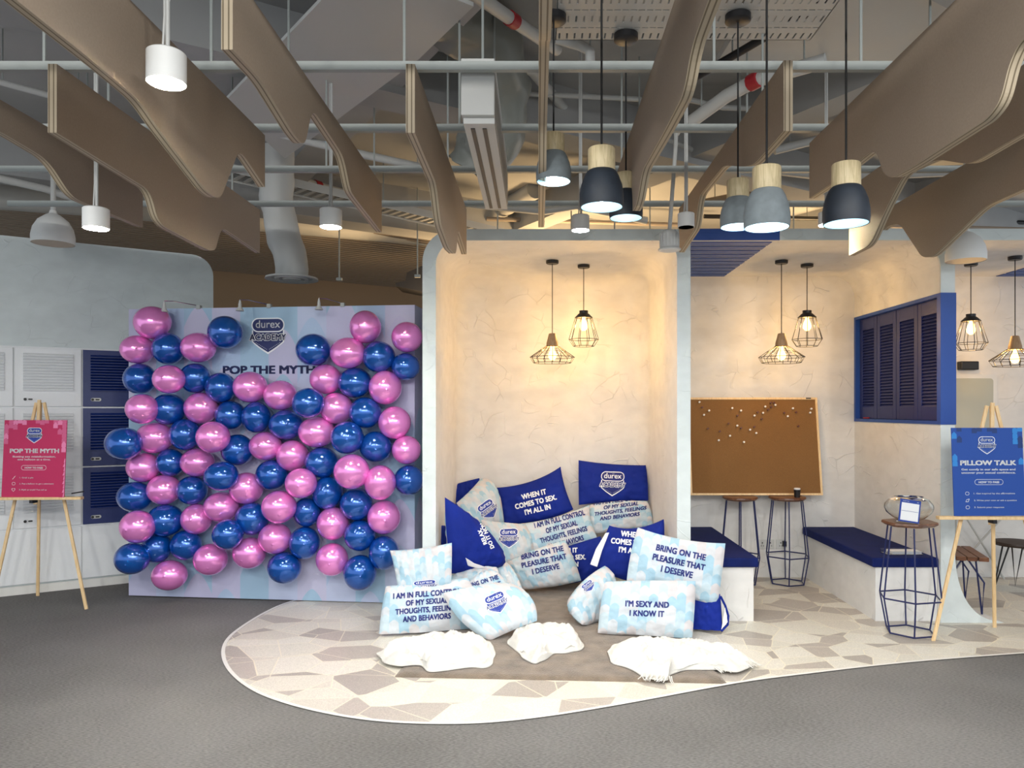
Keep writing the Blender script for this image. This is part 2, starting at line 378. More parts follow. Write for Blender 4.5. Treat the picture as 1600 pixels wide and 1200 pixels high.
# ------------------------------------------------------------------ lettering and logo as flat outlines
_tc = {}
def text2d(s, bold=.022, shear=0.0, space=1.0):
    """returns verts2D, faces; cap height 1, centred horizontally, baseline 0"""
    key = (s, bold, shear, space)
    if key in _tc: return _tc[key]
    cu = bpy.data.curves.new('t', 'FONT'); cu.body = s; cu.size = 1.0; cu.align_x = 'CENTER'
    cu.resolution_u = 3; cu.fill_mode = 'FRONT'; cu.shear = shear; cu.space_character = space
    o = bpy.data.objects.new('t', cu)
    me = bpy.data.meshes.new_from_object(o)
    v0 = [(v.co.x/.73, v.co.y/.73) for v in me.vertices]; f0 = [list(p.vertices) for p in me.polygons]
    vs = []; fs = []; nc = 1 if bold < .005 else (4 if bold < .07 else 10); bo = bold*1.3
    for k in range(nc):
        a = 2*PI*k/nc+PI/4; ox, oy = (bo*math.cos(a)*1.15, bo*math.sin(a)*.8) if nc > 1 else (0, 0); n0 = len(vs)
        vs += [(x+ox, y+oy) for x, y in v0]; fs += [[i+n0 for i in f] for f in f0]
    bpy.data.objects.remove(o); bpy.data.curves.remove(cu); bpy.data.meshes.remove(me)
    xs = [v[0] for v in vs] or [0]; cx = (min(xs)+max(xs))/2
    vs = [(x-cx, y) for x, y in vs]
    _tc[key] = (vs, fs); return _tc[key]
def xf(item, sx=1, sy=1, dx=0, dy=0, rot=0):
    vs, fs = item; c, s = math.cos(rot), math.sin(rot)
    return [(c*x*sx-s*y*sy+dx, s*x*sx+c*y*sy+dy) for x, y in vs], fs
def fitw(item, w, h=None):
    vs, fs = item; ww = max(v[0] for v in vs)-min(v[0] for v in vs)
    k = w/ww; return [(x*k, y*(h if h else k)) for x, y in vs], fs
def rrect(w, h, r, n=8):
    pts = []
    for cx, cy, a0 in ((w/2-r, h/2-r, 0), (-w/2+r, h/2-r, PI/2), (-w/2+r, -h/2+r, PI), (w/2-r, -h/2+r, 1.5*PI)):
        for i in range(n+1):
            a = a0+PI/2*i/n; pts.append((cx+r*math.cos(a), cy+r*math.sin(a)))
    return pts
def poly_item(pts): return (list(pts), [list(range(len(pts)))])
def ring_item(outer, inner):
    n = len(outer); return list(outer)+list(inner), [[i, (i+1) % n, n+(i+1) % n, n+i] for i in range(n)]
def shift(pts, dx, dy): return [(x+dx, y+dy) for x, y in pts]
def shield_pts(w, top, side, tip):
    pts = [(-w, top), (w, top), (w, side)]
    for t in (.25, .5, .75): pts.append((w*(1-t)+0.0+.03*math.sin(PI*t), side+(tip-side)*(t**1.05)))
    pts.append((0, tip))
    pts += [(-x, y) for x, y in reversed(pts[3:6])]
    pts.append((-w, side)); return pts
def logo_layers(navy=0, white=1, blue=2):
    """list of (item, material index); unit = width of the word ACADEMY"""
    L = []
    L.append((poly_item(shield_pts(.435, .14, -.16, -.475)), white))
    L.append((poly_item(shield_pts(.40, .14, -.15, -.425)), blue))
    for sg in (-1, 1):
        for i in range(8):
            t = .08+i*.115; x = sg*(.345*(1-t)); y = -.165-.205*t; d = (-.345*sg, -.205); l = math.hypot(*d); u = (d[0]/l, d[1]/l)
            a = .011; b = .004
            L.append((poly_item([(x-u[0]*a-u[1]*b, y-u[1]*a+u[0]*b), (x+u[0]*a-u[1]*b, y+u[1]*a+u[0]*b), (x+u[0]*a+u[1]*b, y+u[1]*a-u[0]*b), (x-u[0]*a+u[1]*b, y-u[1]*a-u[0]*b)]), white))
    L.append((poly_item(shift(rrect(.89, .37, .18), 0, .275)), white))
    L.append((poly_item(shift(rrect(.83, .31, .155), 0, .275)), blue))
    L.append((xf(fitw(text2d('durex', .012), .66), 1, 1.0, 0, .205), white))
    nv = text2d('ACADEMY', .03, 0, 1.06); kx = .98/(max(v[0] for v in nv[0])-min(v[0] for v in nv[0]))
    L.append((xf(text2d('ACADEMY', .115, 0, 1.06), kx, .165, 0, -.115), white))
    L.append((xf(nv, kx, .165, 0, -.115), navy))
    return L
LOGO_L = [0, 1]+[2]*16+[2.4, 3, 4, 4, 5]
def refine(vs, fs, maxlen):
    bm = bmesh.new(); bv = [bm.verts.new((x, y, 0)) for x, y in vs]
    for f in fs:
        try: bm.faces.new([bv[i] for i in f])
        except Exception: pass
    bmesh.ops.triangulate(bm, faces=bm.faces)
    for _ in range(8):
        es = [e for e in bm.edges if e.calc_length() > maxlen]
        if not es: break
        bmesh.ops.subdivide_edges(bm, edges=es, cuts=1); bmesh.ops.triangulate(bm, faces=bm.faces)
    bm.verts.index_update()
    out = [(v.co.x, v.co.y) for v in bm.verts], [[v.index for v in f.verts] for f in bm.faces]
    bm.free(); return out
def decal(name, items, fn, mats, parent, maxlen=None, label=None, eps=.0007, base=.002, layers=None):
    """items: (item2D, mat index); fn(x,y,height)->Vector or None"""
    mb = MB()
    for li, (it, mi) in enumerate(items):
        vs, fs = it
        if maxlen: vs, fs = refine(vs, fs, maxlen)
        ly_ = layers[li] if layers else li
        pts = [fn(x, y, base+ly_*eps) for x, y in vs]
        good = [f for f in fs if all(pts[i] is not None for i in f)]
        mb.add([p if p is not None else Vector((0, 0, 0)) for p in pts], good, mi)
    used = sorted({i for f in mb.f for i in f}); rm = {o: n for n, o in enumerate(used)}
    mb.v = [mb.v[i] for i in used]; mb.f = [[rm[i] for i in f] for f in mb.f]
    if not mb.f: return None
    me_o = obj(name, mb, mats, parent, label=label)
    return me_o

# ================================================================== SETTING
ZC = 3.9
struct('floor', MB().box(-9, 9, -4, 22, -.1, 0), CARPET)
# mosaic inlay with its curved edge
edge_px = [(560, 928), (500, 930), (450, 942), (415, 958), (380, 980), (358, 998), (350, 1018), (356, 1041), (375, 1062), (400, 1079), (430, 1092), (480, 1107), (550, 1121), (620, 1128.5),
           (700, 1130.5), (770, 1128), (850, 1119), (920, 1108), (1000, 1094), (1100, 1075), (1175, 1062), (1275, 1050), (1350, 1041), (1450, 1031), (1600, 1020)]
ep = chaikin([tuple(G(x, y).xy) for x, y in edge_px], 2)
ep = ep+[(5.6, ep[-1][1]+.02), (5.6, 6.6), (-.8, 6.6), (ep[0][0], 6.3)]
struct('floor_mosaic', MB().prism(ep, 0.0005, .004, lambda p, q, a: (p, q, a)), TERR)
mb = MB(); k = len(ep)-4
for i in range(k-1):
    a = Vector((*ep[i], 0)); b = Vector((*ep[i+1], 0)); d = (b-a).normalized(); n = Vector((d.y, -d.x, 0))*.022
    mb.add([a+Vector((0, 0, .0055)), b+Vector((0, 0, .0055)), b+n+Vector((0, 0, .0055)), a+n+Vector((0, 0, .0055))], [[0, 1, 2, 3]])
struct('trim_1', mb, EDGEW)

# soffit
struct('ceiling', MB().box(-9, 9, -4, 22, ZC, ZC+.15), CEIL)
Dv = Vector((.8505, .526, 0)); Nv = Vector((.526, -.8505, 0)); O0 = Vector((-4.31, 5.93, 0))
def L(s, n, z): return O0+Dv*s+Nv*n+Vector((0, 0, z))
# ribbed deck beyond the booths, running the same way as the locker wall
mb = MB()
for i in range(-60, 62):
    n0 = -1.2-i*.13
    if n0 > -.6 or n0 < -8.6: continue
    mb.prism([(n0-.04, ZC-.06), (n0+.04, ZC-.06), (n0+.055, ZC), (n0-.055, ZC)], -4, 13, lambda p, q, a: L(a, p, q))
struct('ceiling_ribbed_deck', mb, DECK)
mb = MB()
for n0, wdt, h in ((-.4, .35, .45), (2.6, .3, .35), (5.4, .3, .4)):
    mb.prism([(n0-wdt/2, ZC-h), (n0+wdt/2, ZC-h), (n0+wdt/2, ZC), (n0-wdt/2, ZC)], -4, 12, lambda p, q, a: L(a, p, q))
struct('trim_2', mb, CEIL)
mb = MB()
for s0 in (2.2, 5.0, 8.2):
    mb.prism([(s0-.13, ZC-.3), (s0+.13, ZC-.3), (s0+.13, ZC), (s0-.13, ZC)], -.6, 7.0, lambda p, q, a: L(p, a, q))
struct('trim_3', mb, CEIL)
# far beige wall
struct('wall_far', MB().prism([(-6, 0), (12, 0), (12, ZC), (-6, ZC)], -6.15, -6.3, lambda p, q, a: L(p, a, q)), BEIGE)
# plaster wall behind the lockers
pts = [(-2.6, 0), (1.58, 0), (1.58, 2.72)]+[(1.40+.18*math.cos(a), 2.72+.18*math.sin(a)) for a in [PI/2*i/8 for i in range(1, 9)]]+[(-2.6, 2.9)]
struct('wall_left', MB().prism(pts, 0, -.25, lambda p, q, a: L(p, a, q)), PLAS_RIM)

# ---- booths
YF, YB = 5.2, 6.6; ZI, ZT = 2.69, 2.77
def arcpts(cx, cz, r, a0, a1, n=10): return [(cx+r*math.cos(a0+(a1-a0)*i/n), cz+r*math.sin(a0+(a1-a0)*i/n)) for i in range(n+1)]
def niche_prof(ins):
    x0, x1, z1 = -.716+ins, .981-ins, ZI-ins; r0 = .17; r1 = .13
    return [(x0, 0), (x0, .9), (x0, 1.8)]+arcpts(x0+r0, z1-r0, r0, PI, PI/2)+[(0, z1)]+arcpts(x1-r1, z1-r1, r1, PI/2, 0)+[(x1, 1.8), (x1, .9), (x1, 0)]
mb = MB(); loops = []
r = .17
ys = [(YF, 0), (YF+.6, 0), (YB-r, 0)]+[(YB-r+r*math.sin(a), r-r*math.cos(a)) for a in [PI/2*i/8 for i in range(1, 9)]]
for y, ins in ys:
    pr = niche_prof(ins*.98); mb.v += [Vector((x, y, z)) for x, z in pr]; loops.append(len(pr))
n = loops[0]
for i in range(len(ys)-1):
    for j in range(n-1): mb.f.append([i*n+j, i*n+j+1, (i+1)*n+j+1, (i+1)*n+j]); mb.m.append(0)
mb.f.append([(len(ys)-1)*n+j for j in range(n)]); mb.m.append(0)
struct('wall_niche', mb, PLAS, smooth=True)
mb = MB()      # pale rim facing the room, with its outer shell
x0, x1 = -.81, 1.076; R0 = .23
outer = [(x0, 0), (x0, .9), (x0, 1.8)]+arcpts(x0+R0, ZT-R0, R0, PI, PI/2)+[(0, ZT)]+[(x1-.13+.13*i/10, ZT) for i in range(11)]+[(x1, 1.8), (x1, .9), (x1, 0)]
inner = niche_prof(0)
nn = len(inner)
mb.v += [Vector((x, YF, z)) for x, z in outer]+[Vector((x, YF, z)) for x, z in inner]+[Vector((x, YB+.1, z)) for x, z in outer]
for j in range(nn-1):
    mb.f.append([j, j+1, nn+j+1, nn+j]); mb.m.append(0)
    mb.f.append([j, j+1, 2*nn+j+1, 2*nn+j]); mb.m.append(0)
struct('wall_niche_rim', mb, PLAS_RIM)
struct('wall_back', MB().box(1.078, 5.6, YB, YB+.1, 0, ZT), PLAS)
struct('ceiling_booths', MB().box(1.078, 5.6, YF+.001, YB, ZI, ZT), PLAS)
mb = MB().box(1.70, 5.6, YF-.012, YF, ZI, ZT)
struct('trim_4', mb, PLAS_RIM)
struct('trim_5', MB().box(1.078, 1.70, YF-.012, YF, ZI, ZT), SHUTF)
# wall between the two right hand booths, with the shutter opening and a flared foot
XA, XB = 2.83, 2.93; SZ0, SZ1 = 1.395, 2.32
foot = [(XA, 0), (XB+.36, 0)]+[(XB+.36-.36*math.sin(a)**.9, .0+.5*(1-math.cos(a))**1.15+.012) for a in [PI/2*i/12 for i in range(1, 13)]]+[(XB, SZ0), (XA, SZ0)]
mb = MB().prism(foot, YF, YB, lambda p, q, a: (p, a, q))
r = .2
top = [(XB, SZ1), (XB, ZI), (XA-r, ZI)]+[(XA-r+r*math.sin(a), ZI-r+r*math.cos(a)) for a in [PI/2*i/10 for i in range(1, 11)]]+[(XA, SZ1)]
mb.prism(top, YF+.002, YB, lambda p, q, a: (p, a, q))
struct('wall_partition', mb, PLAS)
mb = MB()
mb.prism([(a, b) for a, b in foot], YF-.012, YF-.001, lambda p, q, a: (p, a, q))
mb.prism(top, YF-.012, YF-.001, lambda p, q, a: (p, a, q))
struct('trim_6', mb, PLAS_RIM)

# ---- blue slats under the booth ceiling
def slat_panel(x0, x1, y0, y1, n, label):
    t = thing('slatted_ceiling_panel', label, 'ceiling panel', ((x0+x1)/2, (y0+y1)/2, ZI-.05)); p = (y1-y0)/n
    for i in range(n):
        obj('slat', MB().box(x0, x1-.0, y0+i*p+.017, y0+(i+1)*p-.017, ZI-.006, ZI-.0015), SHUTF, t)
slat_panel(1.085, 1.66, YF+.02, YB-.005, 10, 'blue slatted ceiling panel in the corkboard booth beside the pillow niche')
slat_panel(4.08, 4.9, YF+.02, YB-.005, 10, 'blue slatted ceiling panel cut off at the right edge, over the whiteboard booth')

# ---- louvred shutter
t = thing('louvred_shutter', 'blue four-leaf louvred shutter set in the wall right of the corkboard', 'shutter', (2.88, 5.9, SZ0))
mb = MB().box(XA-.006, XB+.004, YF-.02, YF+.03, SZ0, SZ1).box(XA-.006, XB-.03, YB-.035, YB-.003, SZ0, SZ1)
mb.box(XA-.006, XB-.03, YF+.03, YB-.035, SZ0, SZ0+.025).box(XA-.006, XB-.03, YF+.03, YB-.035, SZ1-.025, SZ1)
mb.box(XB-.03, XB+.004, YF+.03, YB-.003, SZ0, SZ1)
obj('shutter_frame', mb, SHUTF, t)
ya, yb = YF+.03, YB-.035; lw = (yb-ya)/4
for i in range(4):
    a, b = ya+i*lw+.004, ya+(i+1)*lw-.004; z0, z1 = SZ0+.027, SZ1-.027; st = .05
    mb = MB().box(XA+.03, XA+.055, a, a+st, z0, z1).box(XA+.03, XA+.055, b-st, b, z0, z1).box(XA+.03, XA+.055, a+st, b-st, z0, z0+.10).box(XA+.03, XA+.055, a+st, b-st, z1-.10, z1)
    lf = obj('shutter_leaf', mb, SHUT, t, bevel=.002)
    mb = MB(); m_ = 27
    for j in range(m_):
        zc = z0+.10+(z1-z0-.20)*(j+.5)/m_
        mb.bar((XA+.043, a+st, zc), (XA+.043, b-st, zc), .004, .034, up=(1, 0, 1.4))
    obj('louvres', mb, SHUT, lf)
mb = MB().tube([(XA+.02, YB-.14, SZ0+.032), (XA+.02, YB-.24, SZ0+.034)], .006)
tag(center_origin(obj('marker_pen', mb, RED)), 'small red marker pen lying on the shutter sill', 'pen')

# ---- benches
def bench(x0, x1, label, inset):
    t = thing('booth_bench', label, 'bench', ((x0+x1)/2, 5.9, 0))
    obj('base', MB().box(x0 if inset > 0 else x0+.03, x1-.03 if inset > 0 else x1, YF+.03, YB-.003, .004, .385), PLAS, t)
    obj('seat_cushion', MB().box(x0, x1, YF+.005, YB-.003, .387, .455), NAVY, t, bevel=.012)
bench(1.08, 1.558, 'navy cushioned plaster bench left of the bar stools, beside the pillow niche', 1)
bench(2.36, 2.827, 'navy cushioned plaster bench under the blue shutter', -1)

# ================================================================== LOCKERS
t = thing('locker_bank', 'white and navy louvred lockers over white base cabinets behind the pink sign', 'lockers', L(.3, 0, 0), math.atan2(Dv.y, Dv.x))
cols = [-.846, -.378, .09, .558, 1.026, 1.30]; rows = [.53, 1.02, 1.52, 2.01]
mb = MB().prism([(-1.32, .08), (1.5, .08), (1.5, 2.015), (-1.32, 2.015)], .004, .012, lambda p, q, a: L(p, a, q)); obj('carcass', mb, LOCKW, t)
for ci in range(5):
    for ri in range(3):
        a, b = cols[ci]+.006, cols[ci+1]-.006; z0, z1 = rows[ri]+.006, rows[ri+1]-.008
        if ci == 4: b = 1.45
        blue = ci >= 3; m_ = LOCKB if blue else LOCKW
        d = obj('locker_door', MB().prism([(a, z0), (b, z0), (b, z1), (a, z1)], .013, .03, lambda p, q, a_: L(p, a_, q)), m_, t, bevel=.002, label='navy door' if blue else 'white door')
        mb = MB()
        for j in range(13):
            zc = z0+.13+(z1-z0-.17)*(j+.5)/13
            mb.prism([(zc-.010, .030), (zc+.011, .030), (zc-.006, .050), (zc-.012, .050)], a+.055, b-.055, lambda p, q, a_: L(a_, q, p))
        obj('louvres', mb, m_, d)
        mb = MB().prism(shift(rrect(.075, .028, .013), a+.095, z0+.058), .03, .036, lambda p, q, a_: L(p, a_, q))
        lk = obj('lock_plate', mb, SOCK if blue else LOCKW, d)
        mb = MB(); c = L(a+.072, .037, z0+.058)
        mb.prism(shift([(.011*math.cos(x*PI/6), .011*math.sin(x*PI/6)) for x in range(12)], a+.07, z0+.058), .036, .045, lambda p, q, a_: L(p, a_, q))
        mb.prism(shift(rrect(.03, .012, .005), a+.105, z0+.058), .036, .041, lambda p, q, a_: L(p, a_, q))
        obj('lock_dial', mb, BLK, lk)
for a, b in ((-1.31, -.378), (-.378, .558), (.558, 1.5)):
    obj('base_cabinet_door', MB().prism([(a+.005, .085), (b-.005, .085), (b-.005, .522), (a+.005, .522)], .013, .03, lambda p, q, a_: L(p, a_, q)), LOCKW, t, bevel=.002)
struct('baseboard_left', MB().prism([(-2.6, .001), (1.5, .001), (1.5, .07), (-2.6, .07)], .002, .018, lambda p, q, a: L(p, a, q)), EDGEW)

# ================================================================== DISPLAY BACKDROP AND BALLOONS
A0 = Vector((-3.28, 5.93, 0)); A1 = Vector((-.944, 5.68, 0)); AD = (A1-A0).normalized(); AN = Vector((AD.y, -AD.x, 0)); AW = (A1-A0).length
HB0, HB1 = .01, 2.305
t = thing('display_backdrop', 'pale blue and lilac arch-print fabric display wall carrying the balloons', 'backdrop', (A0+A1)/2-AN*.15, math.atan2(AD.y, AD.x))
mb = MB(); fr = []
def bd(u, z, n): return A0+AD*u+AN*n+Vector((0, 0, z))
vs = [bd(0, HB0, 0), bd(AW, HB0, 0), bd(AW, HB1, 0), bd(0, HB1, 0)]
mb.add(vs, [[0, 1, 2, 3]]); mb.uv = {0: (0, 0), 1: (1, 0), 2: (1, 1), 3: (0, 1)}
vs2 = [bd(0, HB0, 0), bd(AW, HB0, 0), bd(AW, HB1, 0), bd(0, HB1, 0), bd(0, HB0, -.29), bd(AW, HB0, -.29), bd(AW, HB1, -.29), bd(0, HB1, -.29)]
mb.add(vs2, [[1, 5, 6, 2], [0, 3, 7, 4], [3, 2, 6, 7], [4, 7, 6, 5], [0, 4, 5, 1]])
mb.uv.update({5: (.9, 0), 9: (1, 0), 10: (1, 1), 6: (.9, 1), 4: (0, 0), 7: (0, 1), 11: (.1, 1), 8: (.1, 0)})
obj('printed_cover', mb, BACKD, t)
def bfn(x, y, h): return bd(x, y, h)
def bpx(px, py):   # point on the backdrop face seen at a pixel
    d = Vector(((px-CX)/F, 1, -(py-CY)/F)); o = Vector((0, 0, EYE)); k = (A0-o).dot(AN)/d.dot(AN); p = o+d*k
    return (p-A0).dot(AD), p.z, p
ux, uz, _ = bpx(419, 527); ux2, _, _ = bpx(448, 527); ux1, _, _ = bpx(390, 527); W_ = ux2-ux1
decal('logo', [(xf(it, W_, W_, ux, uz+.012), mi) for it, mi in logo_layers()], bfn, [INKD, WHITE_INK, INKD], t, layers=LOGO_L)
a_, z_, _ = bpx(349, 584); b_, _, _ = bpx(492, 584); z2_, = [bpx(420, 571)[1]]
it = fitw(text2d('POP THE MYTH', .06), (b_-a_)*1.01, z2_-z_)
decal('printed_text', [(xf(it, 1, 1, (a_+b_)/2, z_), 0)], bfn, [INKD], t)
# clip-on spotlights
for i, (px, fx) in enumerate(((277, 310), (392, 420), (512, 535))):
    u, z, p = bpx(fx, 482); u2, z2, p2 = bpx(px, 482)
    nm = ('leftmost', 'middle', 'rightmost')[i]
    s = thing('clip_spotlight', '%s of the three tiny chrome clip-on spotlights along the backdrop top' % nm, 'spotlight', bd(u, HB1, -.02), 0, 'backdrop clip spotlights')
    obj('clamp', MB().box(-.015, .015, -.02, .02, -.012, .02, M=Matrix.Translation(bd(u, HB1+.004, -.01))), RAILM, s)
    e = bd(u2, HB1+.035, .17)
    obj('arm', MB().tube([bd(u, HB1+.02, -.01), bd(u2+.04, HB1+.04, .12), e, e+Vector((0, 0, -.03))], .004, 6), CHROME, s)
    obj('lamp_head', MB().lathe([(.006, .03), (.012, .0), (.012, -.018), (.032, -.05), (.026, -.052)], e+Vector((0, 0, -.035)), 14), SERV, s, smooth=True)

BAL = """p238,504,28,25 p215,546,25,22 b263,545,24,24 p310,543,26,23 b352,519,26,25 b218.5,592,24,23.5 p264,592.6,24,22 b305,591,23,23 b345,605.6,23,23 p391,604.7,25.5,24
p222,639,24,23 b263.4,639.4,26,24 p314,637.7,25,24 b360,649,23,22 b401,652,22,24 b193.6,693,28,25 p242,684,28,24 b290,679,24,24 p333,683,25,24 b371,703,24,24
b490,546.7,27,25 p543.7,551.5,28,24 p571,511,24,25 b592,557.5,25,24 p636,526.7,24,23.5 b634,572.7,22,21 p509,592.6,24.5,23 b554.5,598,26,23 p602,605.6,25,26 p438,617.7,25,23
b482,629.5,24.5,23 p525.7,638,25,24 b571,645,25,24 p616.7,660.4,25,25 b447.7,663.7,26,23 p495,675,28,24 b542.6,684,25,25 b587,698,25,24 p635,703,22,22 p415,697,25,22
p457,712,24,24 b503,722.7,25.5,23.5 p549.5,737,27,27 p594,754,24,27 b639,750,23,23 b425,742,25,23 p470.4,755,24,23 b511.6,770,23,25 b557,787.7,25,25 p436,792,26,25
b479.7,799.7,21,23 p520,818,24,25 p600,808,25,26 b562.5,836.5,24,24 p430,841,25,24 b476,848,23,24.5 b600,863.6,23,25.6 b444.4,887,26,24 p519,874,24.5,25 b562.5,894.6,25,27
p224,730,25,23 b266.6,722.7,21,21 p308.4,722.7,26,22 b346,744,25.6,22 b211,776,26,23 p256.4,765,25,23 b300,766,23,22 p385,763,25,24.5 p215,823,26,25 b258.6,813,27,24.5
p307,811,23,23 p346,792,26,23 b394,810.5,25,25 b244.5,856,23,23 b291,851.7,23,23 b356,835,23,23 p389.7,864,25,24 b206.6,872.7,25.6,24 p265,898.7,26,23 p329,874,25,24"""
bl = []
for s in BAL.split():
    c = s[0]; x, y, rx, ry = [float(q) for q in s[1:].split(',')]
    u, z, p = bpx(x, y); r_ = (rx*.45+ry*.55)*p.y/F*1.03
    bl.append(dict(c=c, px=x, py=y, rx=rx, ry=ry, r=r_, p=p, d=r_*1.0+.006))
ray = lambda b: (b['p']-Vector((0, 0, EYE))).normalized()
rnd = random.Random(4)
for b in bl: b['d'] += rnd.random()*.03
def bpos(b):
    r0 = ray(b); return b['p']+r0*(b['d']/r0.dot(AN))     # AN points to the viewer, r0.AN<0
for _ in range(60):
    for i in range(len(bl)):
        for j in range(i):
            A, B = bl[i], bl[j]
            if abs(A['px']-B['px']) > 60 or abs(A['py']-B['py']) > 60: continue
            dd = (bpos(A)-bpos(B)).length; need = (A['r']+B['r'])*.90
            if dd < need:
                q = (need-dd)*.4
                if A['d'] > B['d']: A['d'] += q; B['d'] = max(B['r'], B['d']-q*.3)
                else: B['d'] += q; A['d'] = max(A['r'], A['d']-q*.3)
for b in bl: b['d'] = max(b['r']*1.15+.004, min(b['d'], b['r']+.17))
# columns for the labels
bs = sorted(bl, key=lambda b: b['px']); cuts = [231, 278, 322, 365, 405, 442, 488, 530, 578, 609, 700]
ordn = ['first', 'second', 'third', 'fourth', 'fifth', 'sixth', 'seventh', 'eighth', 'ninth', 'tenth', 'eleventh', 'twelfth']
meshes = {}
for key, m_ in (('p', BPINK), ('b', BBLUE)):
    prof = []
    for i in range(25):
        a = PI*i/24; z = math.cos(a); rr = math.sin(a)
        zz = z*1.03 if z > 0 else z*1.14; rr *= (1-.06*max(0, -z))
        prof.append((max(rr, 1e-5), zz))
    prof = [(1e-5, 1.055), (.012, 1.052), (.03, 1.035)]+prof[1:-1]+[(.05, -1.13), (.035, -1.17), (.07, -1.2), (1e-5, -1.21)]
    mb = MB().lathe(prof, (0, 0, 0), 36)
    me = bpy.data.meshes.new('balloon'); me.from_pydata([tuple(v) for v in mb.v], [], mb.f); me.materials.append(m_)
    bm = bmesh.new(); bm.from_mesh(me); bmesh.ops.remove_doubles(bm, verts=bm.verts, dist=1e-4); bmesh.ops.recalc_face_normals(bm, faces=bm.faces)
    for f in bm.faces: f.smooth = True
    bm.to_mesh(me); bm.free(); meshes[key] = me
bcol = {}
for b in bl:
    ci = next(i for i, c in enumerate(cuts) if b['px'] < c); bcol.setdefault(ci, []).append(b); b['ci'] = ci
for ci, lst in bcol.items():
    lst.sort(key=lambda b: b['py'])
    for i, b in enumerate(lst): b['ri'] = i
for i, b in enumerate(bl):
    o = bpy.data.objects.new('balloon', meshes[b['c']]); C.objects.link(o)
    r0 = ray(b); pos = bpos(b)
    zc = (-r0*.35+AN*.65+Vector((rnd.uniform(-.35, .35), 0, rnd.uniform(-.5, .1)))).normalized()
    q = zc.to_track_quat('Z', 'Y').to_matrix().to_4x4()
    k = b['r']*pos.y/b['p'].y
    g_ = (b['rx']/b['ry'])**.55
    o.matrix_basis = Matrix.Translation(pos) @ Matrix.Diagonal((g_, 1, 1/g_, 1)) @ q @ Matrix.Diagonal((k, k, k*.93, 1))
    colr = 'pearly pink' if b['c'] == 'p' else 'shiny blue'
    tag(o, '%s balloon, %s from the top in the %s column from the left' % (colr, ordn[b['ri']], ordn[b['ci']]), 'balloon', 'balloons on the backdrop')

